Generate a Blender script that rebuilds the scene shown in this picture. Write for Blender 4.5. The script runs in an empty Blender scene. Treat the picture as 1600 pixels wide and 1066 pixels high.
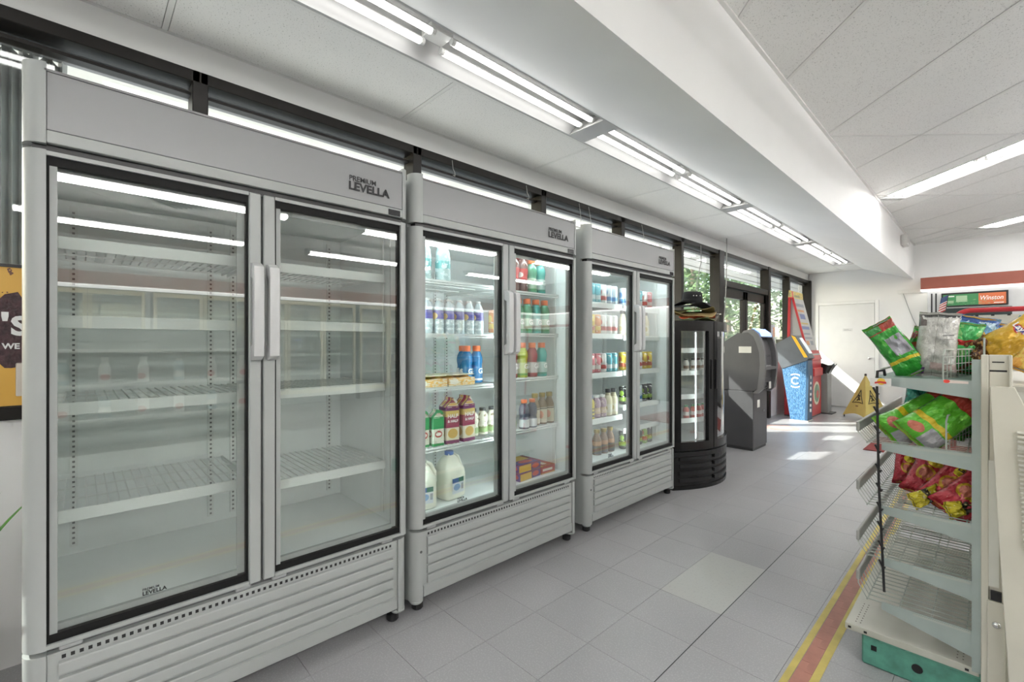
import bpy, bmesh, math, random
from mathutils import Vector, Matrix, noise
random.seed(7)
PI = math.pi
SC = bpy.context.scene
COL = SC.collection

# ------------------------------------------------------------------ camera, world, sun, exposure
CAM_H = 1.26
YAW = math.radians(46.53)
cd = bpy.data.cameras.new('camera'); cam = bpy.data.objects.new('camera', cd); COL.objects.link(cam)
cam.location = (0, 0, CAM_H); cam.rotation_euler = (PI/2, 0, YAW)
cd.sensor_width = 36; cd.lens = 16.0; cd.shift_y = 0.0025; cd.clip_start = .02; cd.clip_end = 300
SC.camera = cam

w = bpy.data.worlds.new('sky'); SC.world = w; w.use_nodes = True
nt = w.node_tree; nt.nodes.clear()
sky = nt.nodes.new('ShaderNodeTexSky'); sky.sky_type = 'NISHITA'; sky.sun_disc = False
sky.sun_elevation = math.radians(34); sky.sun_rotation = math.radians(225); sky.air_density = 1.2; sky.dust_density = 2.0
bg = nt.nodes.new('ShaderNodeBackground'); bg.inputs['Strength'].default_value = 0.24
wo = nt.nodes.new('ShaderNodeOutputWorld')
nt.links.new(sky.outputs[0], bg.inputs[0]); nt.links.new(bg.outputs[0], wo.inputs[0])

sd = bpy.data.lights.new('sun', 'SUN'); sd.energy = 3.6; sd.angle = math.radians(.6); sd.color = (1, .96, .9)
sun = bpy.data.objects.new('sun', sd); COL.objects.link(sun)
sun.location = (-12, -12, 14); sun.rotation_euler = Vector((1, 1, -.96)).to_track_quat('-Z', 'Y').to_euler()

TUBE_POWER = 3.9          # emission of the LED tubes in the row along the windows
DIAG_POWER = 12.0          # emission of the tubes recessed in the high store ceiling
FILL_POWER = 14.0          # emission of the bare tubes of the added hung fill lights
LED_POWER = 5.5            # emission of the cooler strips
VS = SC.view_settings
VS.view_transform = 'Standard'; VS.look = 'None'; VS.gamma = 1; VS.exposure = 1.87; VS.use_curve_mapping = False
try:
    SC.cycles.use_denoising = True
    SC.cycles.transparent_max_bounces = 24
except Exception:
    pass

# ------------------------------------------------------------------ materials
MATS = {}
def nodes_mat(name):
    m = bpy.data.materials.new(name); m.use_nodes = True
    t = m.node_tree; b = t.nodes['Principled BSDF']
    return m, t, b
def c4(c): return (c[0], c[1], c[2], 1)
def P(name, col, rough=.5, metal=0., var=.05, vscale=6., bump=0., bscale=60., spec=.5, coat=0.):
    """plain surface with a little procedural colour variation and optional fine relief"""
    if name in MATS: return MATS[name]
    m, t, b = nodes_mat(name)
    tc = t.nodes.new('ShaderNodeTexCoord')
    n = t.nodes.new('ShaderNodeTexNoise'); n.inputs['Scale'].default_value = vscale; n.inputs['Detail'].default_value = 4
    t.links.new(tc.outputs['Object'], n.inputs['Vector'])
    r = t.nodes.new('ShaderNodeMapRange'); r.inputs[1].default_value = .3; r.inputs[2].default_value = .7
    r.inputs[3].default_value = 1 - var; r.inputs[4].default_value = 1 + var
    t.links.new(n.outputs['Fac'], r.inputs[0])
    h = t.nodes.new('ShaderNodeHueSaturation'); h.inputs['Color'].default_value = c4(col)
    t.links.new(r.outputs[0], h.inputs['Value']); t.links.new(h.outputs[0], b.inputs['Base Color'])
    b.inputs['Roughness'].default_value = rough; b.inputs['Metallic'].default_value = metal
    b.inputs['Specular IOR Level'].default_value = spec; b.inputs['Coat Weight'].default_value = coat
    if bump:
        n2 = t.nodes.new('ShaderNodeTexNoise'); n2.inputs['Scale'].default_value = bscale; n2.inputs['Detail'].default_value = 3
        t.links.new(tc.outputs['Object'], n2.inputs['Vector'])
        bp = t.nodes.new('ShaderNodeBump'); bp.inputs['Strength'].default_value = bump; bp.inputs['Distance'].default_value = .01
        t.links.new(n2.outputs['Fac'], bp.inputs['Height']); t.links.new(bp.outputs[0], b.inputs['Normal'])
    MATS[name] = m
    return m
def EM(name, col, power):
    if name in MATS: return MATS[name]
    m, t, b = nodes_mat(name)
    b.inputs['Base Color'].default_value = c4(col)
    b.inputs['Emission Color'].default_value = c4(col); b.inputs['Emission Strength'].default_value = power
    MATS[name] = m
    return m
def GLASS(name, tint=(.93, .96, .95), gain=1.25):
    if name in MATS: return MATS[name]
    m = bpy.data.materials.new(name); m.use_nodes = True; t = m.node_tree; t.nodes.clear()
    out = t.nodes.new('ShaderNodeOutputMaterial'); mix = t.nodes.new('ShaderNodeMixShader')
    tr = t.nodes.new('ShaderNodeBsdfTransparent'); tr.inputs[0].default_value = c4(tint)
    gl = t.nodes.new('ShaderNodeBsdfGlossy'); gl.inputs['Roughness'].default_value = 0.0; gl.inputs[0].default_value = (1, 1, 1, 1)
    fr = t.nodes.new('ShaderNodeFresnel'); ge = t.nodes.new('ShaderNodeNewGeometry')
    mr = t.nodes.new('ShaderNodeMapRange'); mr.inputs[3].default_value = 1.5; mr.inputs[4].default_value = 1/1.5
    t.links.new(ge.outputs['Backfacing'], mr.inputs[0]); t.links.new(mr.outputs[0], fr.inputs['IOR'])
    mu = t.nodes.new('ShaderNodeMath'); mu.operation = 'MULTIPLY'; mu.use_clamp = True; mu.inputs[1].default_value = gain
    t.links.new(fr.outputs[0], mu.inputs[0]); t.links.new(mu.outputs[0], mix.inputs[0])
    t.links.new(tr.outputs[0], mix.inputs[1]); t.links.new(gl.outputs[0], mix.inputs[2]); t.links.new(mix.outputs[0], out.inputs[0])
    MATS[name] = m
    return m
def PRINT(name, base, shapes=(), rough=.4, metal=0., alpha=None, bump=0., bscale=8., coat=0., emit=0.):
    """flat print laid out in the UV space of a face: ('r',u0,u1,v0,v1,col), ('e',cu,cv,ru,rv,col), ('n',scale,thr,col[,v0,v1])"""
    if name in MATS: return MATS[name]
    m, t, b = nodes_mat(name)
    uv = t.nodes.new('ShaderNodeUVMap'); uv.uv_map = 'UVMap'
    sp = t.nodes.new('ShaderNodeSeparateXYZ'); t.links.new(uv.outputs[0], sp.inputs[0])
    def mth(op, a, bb, c=None):
        n = t.nodes.new('ShaderNodeMath'); n.operation = op
        for i, v in enumerate((a, bb, c)):
            if v is None: continue
            if isinstance(v, (int, float)): n.inputs[i].default_value = v
            else: t.links.new(v, n.inputs[i])
        return n.outputs[0]
    def rect(u0, u1, v0, v1):
        a = mth('COMPARE', sp.outputs[0], (u0+u1)/2, (u1-u0)/2); bb = mth('COMPARE', sp.outputs[1], (v0+v1)/2, (v1-v0)/2)
        return mth('MULTIPLY', a, bb)
    cur = None
    rgb = t.nodes.new('ShaderNodeRGB'); rgb.outputs[0].default_value = c4(base); cur = rgb.outputs[0]
    for s in shapes:
        if s[0] == 'r': mask = rect(*s[1:5]); col = s[5]
        elif s[0] == 'e':
            dx = mth('DIVIDE', mth('SUBTRACT', sp.outputs[0], s[1]), s[3]); dy = mth('DIVIDE', mth('SUBTRACT', sp.outputs[1], s[2]), s[4])
            mask = mth('LESS_THAN', mth('ADD', mth('MULTIPLY', dx, dx), mth('MULTIPLY', dy, dy)), 1.0); col = s[5]
        else:
            n = t.nodes.new('ShaderNodeTexNoise'); n.inputs['Scale'].default_value = s[1]; n.inputs['Detail'].default_value = 2
            t.links.new(uv.outputs[0], n.inputs['Vector'])
            mask = mth('GREATER_THAN', n.outputs['Fac'], s[2]); col = s[3]
            if len(s) > 4: mask = mth('MULTIPLY', mask, mth('COMPARE', sp.outputs[1], (s[4]+s[5])/2, (s[5]-s[4])/2))
        mx = t.nodes.new('ShaderNodeMix'); mx.data_type = 'RGBA'
        t.links.new(mask, mx.inputs[0]); t.links.new(cur, mx.inputs[6]); mx.inputs[7].default_value = c4(col)
        cur = mx.outputs[2]
    t.links.new(cur, b.inputs['Base Color'])
    b.inputs['Roughness'].default_value = rough; b.inputs['Metallic'].default_value = metal; b.inputs['Coat Weight'].default_value = coat
    if emit:
        t.links.new(cur, b.inputs['Emission Color']); b.inputs['Emission Strength'].default_value = emit
    if alpha is not None: b.inputs['Alpha'].default_value = alpha
    if bump:
        n2 = t.nodes.new('ShaderNodeTexNoise'); n2.inputs['Scale'].default_value = bscale; n2.inputs['Detail'].default_value = 2
        t.links.new(uv.outputs[0], n2.inputs['Vector'])
        bp = t.nodes.new('ShaderNodeBump'); bp.inputs['Strength'].default_value = bump; bp.inputs['Distance'].default_value = .02
        t.links.new(n2.outputs['Fac'], bp.inputs['Height']); t.links.new(bp.outputs[0], b.inputs['Normal'])
    MATS[name] = m
    return m
def SPECK(name, base, dark, scale=90., thr=.64, rough=.8, var=.04, bump=.0, objvar=.0, spec=.3, light=None):
    """speckled sheet goods (ceiling board, vinyl tile) in world space"""
    if name in MATS: return MATS[name]
    m, t, b = nodes_mat(name)
    g = t.nodes.new('ShaderNodeNewGeometry')
    n = t.nodes.new('ShaderNodeTexNoise'); n.inputs['Scale'].default_value = scale; n.inputs['Detail'].default_value = 2
    t.links.new(g.outputs['Position'], n.inputs['Vector'])
    r = t.nodes.new('ShaderNodeMapRange'); r.inputs[1].default_value = thr; r.inputs[2].default_value = thr+.05
    t.links.new(n.outputs['Fac'], r.inputs[0])
    mx = t.nodes.new('ShaderNodeMix'); mx.data_type = 'RGBA'; mx.inputs[6].default_value = c4(base); mx.inputs[7].default_value = c4(dark)
    t.links.new(r.outputs[0], mx.inputs[0])
    n3 = t.nodes.new('ShaderNodeTexNoise'); n3.inputs['Scale'].default_value = 1.7; n3.inputs['Detail'].default_value = 5
    t.links.new(g.outputs['Position'], n3.inputs['Vector'])
    r3 = t.nodes.new('ShaderNodeMapRange'); r3.inputs[1].default_value = .3; r3.inputs[2].default_value = .7; r3.inputs[3].default_value = 1-var; r3.inputs[4].default_value = 1+var
    t.links.new(n3.outputs['Fac'], r3.inputs[0])
    oi = t.nodes.new('ShaderNodeObjectInfo')
    r4 = t.nodes.new('ShaderNodeMapRange'); r4.inputs[3].default_value = 1-objvar; r4.inputs[4].default_value = 1+objvar
    t.links.new(oi.outputs['Random'], r4.inputs[0])
    mm = t.nodes.new('ShaderNodeMath'); mm.operation = 'MULTIPLY'; t.links.new(r3.outputs[0], mm.inputs[0]); t.links.new(r4.outputs[0], mm.inputs[1])
    h = t.nodes.new('ShaderNodeHueSaturation'); t.links.new(mx.outputs[2], h.inputs['Color']); t.links.new(mm.outputs[0], h.inputs['Value'])
    t.links.new(h.outputs[0], b.inputs['Base Color'])
    b.inputs['Roughness'].default_value = rough; b.inputs['Specular IOR Level'].default_value = spec
    if bump:
        bp = t.nodes.new('ShaderNodeBump'); bp.inputs['Strength'].default_value = bump; bp.inputs['Distance'].default_value = .004; bp.invert = True
        t.links.new(r.outputs[0], bp.inputs['Height']); t.links.new(bp.outputs[0], b.inputs['Normal'])
    MATS[name] = m
    return m

# ------------------------------------------------------------------ mesh helpers
class G:
    def __init__(s):
        s.bm = bmesh.new(); s.uv = s.bm.loops.layers.uv.new('UVMap'); s.mi = 0
    def _face(s, vs, uvs=None):
        try: f = s.bm.faces.new(vs)
        except ValueError: return None
        f.material_index = s.mi
        if uvs:
            for l, q in zip(f.loops, uvs): l[s.uv].uv = q
        return f
    def box(s, x0, x1, y0, y1, z0, z1, bev=0., seg=1):
        v = [s.bm.verts.new(p) for p in ((x0,y0,z0),(x1,y0,z0),(x1,y1,z0),(x0,y1,z0),(x0,y0,z1),(x1,y0,z1),(x1,y1,z1),(x0,y1,z1))]
        U = [(0,0),(1,0),(1,1),(0,1)]
        fs = [s._face([v[i] for i in q], U) for q in ((0,1,5,4),(1,2,6,5),(2,3,7,6),(3,0,4,7),(4,5,6,7),(3,2,1,0))]
        if bev:
            es = set(e for f in fs for e in f.edges)
            bmesh.ops.bevel(s.bm, geom=list(es), offset=bev, segments=seg, affect='EDGES', profile=.5)
        return s
    def cyl(s, p, q, r, seg=10, r2=None, caps=True):
        p, q = Vector(p), Vector(q); d = (q-p)
        if d.length < 1e-9: return s
        d.normalize(); a = d.orthogonal().normalized(); b = d.cross(a); r2 = r if r2 is None else r2
        A = []; B = []
        for i in range(seg):
            t = 2*PI*i/seg; o = a*math.cos(t)+b*math.sin(t)
            A.append(s.bm.verts.new(p+o*r)); B.append(s.bm.verts.new(q+o*r2))
        for i in range(seg):
            j = (i+1) % seg; s._face([A[i],A[j],B[j],B[i]], [(i/seg,0),((i+1)/seg,0),((i+1)/seg,1),(i/seg,1)])
        if caps:
            s._face(A[::-1]); s._face(B)
        return s
    def tube(s, pts, r, seg=6, closed=False):
        pts = [Vector(p) for p in pts]; n = len(pts); rings = []; a = None
        for i, p in enumerate(pts):
            if closed: d = pts[(i+1) % n]-pts[i-1]
            else: d = pts[min(i+1, n-1)]-pts[max(i-1, 0)]
            if d.length < 1e-9: d = Vector((0,0,1))
            d.normalize()
            a = d.orthogonal() if a is None else a-d*a.dot(d)
            if a.length < 1e-6: a = d.orthogonal()
            a.normalize(); b = d.cross(a)
            rr = r[i] if isinstance(r, (list, tuple)) else r
            rings.append([s.bm.verts.new(p+(a*math.cos(2*PI*k/seg)+b*math.sin(2*PI*k/seg))*rr) for k in range(seg)])
        for i in range(n if closed else n-1):
            A, B = rings[i], rings[(i+1) % n]
            for k in range(seg):
                j = (k+1) % seg; s._face([A[k],A[j],B[j],B[k]])
        if not closed:
            s._face(rings[0][::-1]); s._face(rings[-1])
        return s
    def lathe(s, prof, seg=16, c=(0,0,0), sx=1., sy=1., sq=0.):
        """profile [(r,z)...]; sq>0 pushes the section towards a rounded square"""
        c = Vector(c); rings = []; z0 = prof[0][1]; z1 = prof[-1][1]
        for r, z in prof:
            ring = []
            for i in range(seg):
                t = 2*PI*(i+.5)/seg; k = 1.
                if sq: k = 1+sq*(1/max(abs(math.cos(t)), abs(math.sin(t)))-1)
                ring.append(s.bm.verts.new(c+Vector((r*k*math.cos(t)*sx, r*k*math.sin(t)*sy, z))))
            rings.append(ring)
        for a in range(len(prof)-1):
            va = (prof[a][1]-z0)/max(1e-6, z1-z0); vb = (prof[a+1][1]-z0)/max(1e-6, z1-z0)
            for i in range(seg):
                j = (i+1) % seg
                s._face([rings[a][i],rings[a][j],rings[a+1][j],rings[a+1][i]], [(i/seg,va),((i+1)/seg,va),((i+1)/seg,vb),(i/seg,vb)])
        if prof[0][0] > 1e-5: s._face(rings[0][::-1], [(0,0)]*seg)
        if prof[-1][0] > 1e-5: s._face(rings[-1], [(0,1)]*seg)
        return s
    def prism(s, poly, axis, a, b, bev=0.):
        """extrude a 2D outline along an axis: 'x' -> (y,z), 'y' -> (x,z), 'z' -> (x,y)"""
        def p3(q, h):
            return {'x': (h, q[0], q[1]), 'y': (q[0], h, q[1]), 'z': (q[0], q[1], h)}[axis]
        xs = [q[0] for q in poly]; ys = [q[1] for q in poly]; x0, x1, y0, y1 = min(xs), max(xs), min(ys), max(ys)
        uv = [((q[0]-x0)/max(1e-6,x1-x0), (q[1]-y0)/max(1e-6,y1-y0)) for q in poly]
        A = [s.bm.verts.new(p3(q, a)) for q in poly]; B = [s.bm.verts.new(p3(q, b)) for q in poly]; n = len(poly)
        fs = [s._face(A[::-1], uv[::-1]), s._face(B, uv)]
        for i in range(n):
            j = (i+1) % n; fs.append(s._face([A[i],A[j],B[j],B[i]], [(0,0),(1,0),(1,1),(0,1)]))
        fs = [f for f in fs if f]
        bmesh.ops.recalc_face_normals(s.bm, faces=fs)
        if bev:
            es = set(e for f in fs[:2] for e in f.edges)
            bmesh.ops.bevel(s.bm, geom=list(es), offset=bev, segments=2, affect='EDGES', profile=.5)
        return s
    def grid(s, fn, nu, nv, closed_u=False, flip=False):
        V = [[s.bm.verts.new(fn(i/nu, j/nv)) for j in range(nv+1)] for i in range(nu if closed_u else nu+1)]
        for i in range(nu):
            for j in range(nv):
                k = (i+1) % nu if closed_u else i+1
                q = [V[i][j],V[k][j],V[k][j+1],V[i][j+1]]; u = [(i/nu,j/nv),((i+1)/nu,j/nv),((i+1)/nu,(j+1)/nv),(i/nu,(j+1)/nv)]
                if flip: q.reverse(); u.reverse()
                s._face(q, u)
        return s
    def clip(s, planes):
        for co, no in planes:
            if not s.bm.faces: return s
            g = list(s.bm.verts)+list(s.bm.edges)+list(s.bm.faces)
            r = bmesh.ops.bisect_plane(s.bm, geom=g, plane_co=co, plane_no=no, clear_outer=True)
            ed = [e for e in r['geom_cut'] if isinstance(e, bmesh.types.BMEdge)]
            if ed:
                try: bmesh.ops.edgeloop_fill(s.bm, edges=ed)
                except Exception: pass
        return s
    def mesh(s, name, mats, smooth=False):
        me = bpy.data.meshes.new(name); s.bm.to_mesh(me); s.bm.free()
        for m in (mats if isinstance(mats, (list, tuple)) else [mats]): me.materials.append(m)
        if smooth: me.shade_smooth() if smooth is True else me.shade_smooth()
        if smooth == 'auto':
            try: me.set_sharp_from_angle(angle=math.radians(38))
            except Exception: pass
        return me
    def obj(s, name, mats, parent=None, smooth=False, loc=None, rot=None):
        return link(name, s.mesh(name, mats, smooth), parent, loc, rot)
def link(name, me, parent=None, loc=None, rot=None):
    o = bpy.data.objects.new(name, me); COL.objects.link(o)
    if parent is not None: o.parent = parent
    if loc is not None: o.location = loc
    if rot is not None: o.rotation_euler = rot
    return o
def tag(o, label=None, cat=None, group=None, kind=None):
    if label: o['label'] = label
    if cat: o['category'] = cat
    if group: o['group'] = group
    if kind: o['kind'] = kind
    return o
def thing(name, label, cat, loc=(0,0,0), rot=None, group=None):
    o = bpy.data.objects.new(name, None); COL.objects.link(o); o.empty_display_size = .05
    o.location = loc
    if rot is not None: o.rotation_euler = rot if isinstance(rot, (tuple, list)) else (0, 0, rot)
    return tag(o, label, cat, group)
def struct(o, label, cat):
    return tag(o, label, cat, None, 'structure')
def dup(root, loc, rot=None, label=None, group=None):
    r = root.copy(); COL.objects.link(r); r.location = loc
    if rot is not None: r.rotation_euler = rot if isinstance(rot, (tuple, list)) else (0, 0, rot)
    if label: r['label'] = label
    if group: r['group'] = group
    for ch in list(root.children):
        c = ch.copy(); COL.objects.link(c); c.parent = r
        for gch in list(ch.children):
            d = gch.copy(); COL.objects.link(d); d.parent = c
    return r
TXT = {}
def text(s, size, mat, parent, loc, rot, name='lettering', bold=0., extrude=.0006, align='LEFT', sx=1., shear=0.):
    key = (s, size, mat.name, bold, extrude, align, sx, shear)
    if key not in TXT:
        cu = bpy.data.curves.new('lettering', 'FONT'); cu.body = s; cu.size = size; cu.extrude = extrude; cu.offset = bold
        cu.align_x = align; cu.resolution_u = 3; cu.shear = shear
        o = bpy.data.objects.new('tmp_text', cu); COL.objects.link(o)
        bpy.context.view_layer.update()
        me = bpy.data.meshes.new_from_object(o.evaluated_get(bpy.context.evaluated_depsgraph_get()))
        bpy.data.objects.remove(o, do_unlink=True); bpy.data.curves.remove(cu)
        me.name = 'lettering'; me.materials.clear(); me.materials.append(mat)
        if sx != 1.: me.transform(Matrix.Diagonal((sx, 1, 1, 1)))
        TXT[key] = me
    return link(name, TXT[key], parent, loc, rot)
FX = (PI/2, 0, PI/2)      # lettering on a face that looks towards +X
FY = (PI/2, 0, 0)         # lettering on a face that looks towards -Y
ORD = ['first', 'second', 'third', 'fourth', 'fifth', 'sixth', 'seventh', 'eighth', 'ninth', 'tenth', 'eleventh', 'twelfth']

# common materials
WHITE = P('white_paint', (.86, .86, .85), .6, var=.02, vscale=2)
SOFF = P('soffit_paint', (.84, .84, .83), .6, var=.02, vscale=2)
GREY = P('cooler_grey', (.385, .405, .395), .34, var=.02, vscale=3)
GREYP = P('cooler_panel_grey', (.335, .34, .345), .25, var=.02, vscale=2)
LINER = P('liner_white', (.78, .82, .81), .35, var=.03)
SHELFW = P('shelf_white', (.72, .75, .73), .4, var=.02)
BLACK = P('black_plastic', (.012, .012, .013), .35, var=.1)
RUBBER = P('black_rubber', (.008, .008, .008), .6, var=.1, spec=.25)
INK = P('ink_black', (.02, .02, .022), .5, var=.02)
FRAME = P('bronze_frame', (.016, .014, .0125), .4, metal=0., var=.12, vscale=14, spec=.2)
CHROME = P('chrome', (.8, .8, .8), .18, metal=1., var=.03)
ZINC = P('zinc_wire', (.42, .46, .42), .5, metal=.2, var=.05)
DGLASS = GLASS('cooler_glass', (.945, .965, .955), 2.1)
WGLASS = GLASS('window_glass', (.92, .95, .94), 1.0)
LETW = P('letter_white', (.85, .85, .83), .5, var=.02)

# ================================================================== STRUCTURE
XW, XR, YF, YB = -2.63, 6.6, 11.0, -5.0
ZL, ZR = 2.70, 3.05
XT0, XT1 = -2.02, -1.71      # row of lights along the windows
XS, ZS = -.98, 2.43          # lower edge of the soffit
DOOR0, DOOR1 = 6.55, 8.40    # entrance
SILL, HEAD = .965, 2.555

# ---- floor
GROUT = P('grout_dark', (.20, .20, .20), .8, var=.1)
VINYL = SPECK('vinyl_tile', (.355, .355, .365), (.41, .41, .42), 150., .55, .30, .05, 0, .03, .45)
VINYLP = SPECK('vinyl_tile_pale', (.45, .46, .44), (.40, .41, .40), 90., .6, .3, .03, 0, .02, .4)
flo = G().box(XW-.2, XR+.2, YB-.2, YF+.2, -.12, -.004).obj('floor', GROUT)
struct(flo, 'grey vinyl tile floor of the shop aisle', 'floor')
TS = .3048; TX0, TY0 = -.865, 2.157
F_ = Vector((-math.sin(YAW), math.cos(YAW))); R_ = Vector((math.cos(YAW), math.sin(YAW)))
def proj(x, y, z):
    d = x*F_.x+y*F_.y; l = x*R_.x+y*R_.y
    if d < .2: return None
    return 800+711.1*l/d, 537-711.1*(z-CAM_H)/d, d
cells = []
for i in range(int((XW-TX0)/TS)-1, int((XR-TX0)/TS)+1):
    for j in range(int((YB-TY0)/TS)-1, int((YF-TY0)/TS)+1):
        x, y = TX0+i*TS, TY0+j*TS
        p = proj(x+TS/2, y+TS/2, 0); seen = p and -60 < p[0] < 1660 and p[1] < 1120 and x+TS > -1.95 and not (x > -.33 and y > 2.1)
        cells.append((0 if seen else 1, p[2] if p else 99, i, j))
cells.sort()
gt = .0007
tile_me = G().box(gt, TS-gt, gt, TS-gt, -.004, 0).mesh('floor_tile', VINYL)
pale_me = G().box(gt, TS-gt, gt, 2*TS-gt, -.004, .0004).mesh('floor_tile', VINYLP)
rest = G(); npc = 0
for seen, d, i, j in cells:
    x, y = TX0+i*TS, TY0+j*TS
    if i == -1 and j in (0, 1):
        if j == 0: tag(link('floor_tile', pale_me, flo, (x, y, 0)), 'pale replacement tile, lighter than its neighbours')
        continue
    if not seen and npc < 298:
        npc += 1; link('floor_tile', tile_me, flo, (x, y, 0))
    else:
        x0, x1, y0, y1 = max(x+gt, XW), min(x+TS-gt, XR), max(y+gt, YB), min(y+TS-gt, YF)
        if x1 > x0 and y1 > y0: rest.box(x0, x1, y0, y1, -.004, 0)
tag(rest.obj('floor_tiles_beyond', VINYL, flo), kind='stuff')
G().box(TX0-.0016, TX0+.0016, 1.0, 5.6, -.003, .0005).obj('open_seam', P('seam_dark', (.03, .03, .03), .8), flo)

# striped walkway tape
tp = thing('floor_stripe', 'yellow and red striped band on the floor beside the snack rack', 'floor marking', (-.495, 1, 0))
YEL = P('tape_yellow', (.58, .47, .12), .5, var=.14, vscale=9); TRED = P('tape_red', (.46, .20, .15), .5, var=.2, vscale=8)
G().box(-.052, -.028, -6, 6, .0005, .0014).obj('yellow_border', YEL, tp)
G().box(.026, .0525, -6, 6, .0005, .0014).obj('yellow_border', YEL, tp)
brick = G().box(-.0265, -.0005, 0, .202, .0005, .0012).mesh('red_tile', TRED)
for k in range(-29, 29):
    link('red_tile', brick, tp, (0, k*.2032+.07, 0)); link('red_tile', brick, tp, (.0258, k*.2032, 0))

# ---- walls
lw = G()
lw.box(XW-.18, XW, YB, DOOR0-.04, 0, SILL); lw.box(XW-.18, XW, DOOR1+.04, YF, 0, SILL)
lw.box(XW-.18, XW, YB, YF, HEAD, 3.2)
lw.box(XW-.18, XW, YF-.03, YF+.2, 0, 3.2); lw.box(XW-.18, XW, YB-.2, YB+.6, 0, 3.2)
struct(lw.obj('wall_left', WHITE), 'white wall above and below the strip of shop windows', 'wall')
wf = G().box(XW-.18, XR+.2, YF, YF+.18, 0, 3.3).obj('wall_far', WHITE)
struct(wf, 'white end wall holding the closed white door', 'wall')
struct(G().box(XR, XR+.18, YB, YF, 0, 3.3).obj('wall_right', WHITE), 'white wall across the store behind the cold cases', 'wall')
struct(G().box(XW-.18, XR+.2, YB-.18, YB, 0, 3.3).obj('wall_back', WHITE), 'white wall at the near end of the store', 'wall')
BASEB = P('vinyl_base', (.16, .16, .16), .5)
struct(G().box(-1.47, 3.0, YF-.012, YF, 0, .10, .003).obj('baseboard_far', BASEB), 'dark grey vinyl base strip along the end wall', 'baseboard')

# ---- roof slab, ceilings
struct(G().box(XW-.2, XR+.3, YB-.3, YF+.3, 3.3, 3.42).obj('ceiling', WHITE), 'roof deck above the hung ceilings', 'ceiling')
BOARD = SPECK('ceiling_board', (.86, .86, .84), (.50, .50, .48), 150., .63, .85, .02, .5)
TBAR = P('grid_white', (.78, .78, .76), .5, var=.02)
cl = G().box(XW, XT0, YB, YF, ZL+.02, ZL+.06).obj('ceiling_window_side', WHITE)
struct(cl, 'low white tile ceiling between the windows and the row of lights', 'ceiling')
y = -4.6; k = 0
tl = G().box(XW+.022, XT0-.022, .0135, 1.2065, ZL, ZL+.02).mesh('ceiling_tile', BOARD)
while y < YF-.3:
    if y+1.22 > YF: tl = G().box(XW+.022, XT0-.022, .0135, YF-y-.01, ZL, ZL+.02).mesh('ceiling_tile', BOARD)
    link('ceiling_tile', tl, cl, (0, y, 0))
    G().box(XW, XT0, y-.011, y+.011, ZL-.001, ZL+.01).obj('grid_bar', TBAR, cl)
    y += 1.22
G().box(XW, XW+.02, YB, YF, ZL-.002, ZL+.01).obj('grid_bar', TBAR, cl)
G().box(XT0-.02, XT0, YB, YF, ZL-.002, ZL+.01).obj('grid_bar', TBAR, cl)
G().box(XT0, XT1, 10.14, YF, ZL, ZL+.03).obj('end_panel', WHITE, cl)
# soffit: sloping underside, upright side
so = G().prism([(XT1, ZL), (XS, ZS), (XS, 3.3), (XT1, 3.3)], 'y', YB, YF).obj('ceiling_soffit', SOFF)
struct(so, 'smooth white dropped soffit running along the row of lights', 'soffit')
# right hand ceiling: boards laid at 45 degrees
s2 = math.sqrt(.5)
LINES_Q = [1.785+.811*k for k in range(-9, 12)]
FIX = [(1.45, -.86, 2.44), (6.42, -.90, 2.44), (10.1, -.12, 2.44)]   # (x+y, x of the left end, length)
crt = struct(G().box(XS, XR, YB, YF, 3.19, 3.22).obj('ceiling_store_side', WHITE), 'higher tile ceiling laid diagonally on the right', 'ceiling')
planes = [((XS, 0, 0), (-1, 0, 0)), ((XR, 0, 0), (1, 0, 0)), ((0, YF, 0), (0, 1, 0)), ((0, YB, 0), (0, -1, 0))]
def diag_box(q0, q1, s0, s1, z0, z1):
    g = G(); v = []
    for z in (z0, z1):
        for q, s_ in ((q0, s0), (q0, s1), (q1, s1), (q1, s0)):
            v.append(g.bm.verts.new(((q+s_)*s2, (q-s_)*s2, z)))
    for f in ((0,1,2,3),(7,6,5,4),(0,4,5,1),(1,5,6,2),(2,6,7,3),(3,7,4,0)): g._face([v[i] for i in f])
    bmesh.ops.recalc_face_normals(g.bm, faces=g.bm.faces[:])
    return g.clip(planes)
fixq = {}
for c, x0, L in FIX:
    fixq.setdefault(round(c*s2, 4), []).append(((2*x0-c)*s2, (2*x0-c)*s2+L))
cuts = sorted(LINES_Q + [q+e for q in fixq for e in (-.157, .157)])
SL = 1.622; S0 = -5.656*s2
def strip(q0, q1, a, b):
    if b-a < .03: return
    g = diag_box(q0+.0135, q1-.0135, a+.0135, b-.0135, ZR, ZR+.02)
    if g.bm.faces: g.obj('ceiling_tile', BOARD, crt)
    else: g.bm.free()
def bar(q0, q1, a, b):
    g = diag_box(q0, q1, a, b, ZR-.003, ZR+.012)
    if g.bm.faces: g.obj('grid_bar', TBAR, crt)
    else: g.bm.free()
for q0, q1 in zip(cuts[:-1], cuts[1:]):
    if q1-q0 < .02: continue
    holes = []
    for q in fixq:
        if abs((q0+q1)/2-q) < .05: holes = fixq[q]
    sl = [S0+SL*k for k in range(-5, 12)] + [e for h in holes for e in h]
    sl.sort()
    for a, b in zip(sl[:-1], sl[1:]):
        mid = (a+b)/2
        if any(h[0] < mid < h[1] for h in holes): continue
        strip(q0, q1, a, b)
    bar(q0-.011, q0+.011, -12, 14)
for k in range(-5, 11): 
    for q0, q1 in zip(LINES_Q[:-1], LINES_Q[1:]):
        if not any(q0-.2 < q < q1+.2 for q in fixq): bar(q0, q1, S0+SL*k-.011, S0+SL*k+.011)
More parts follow.
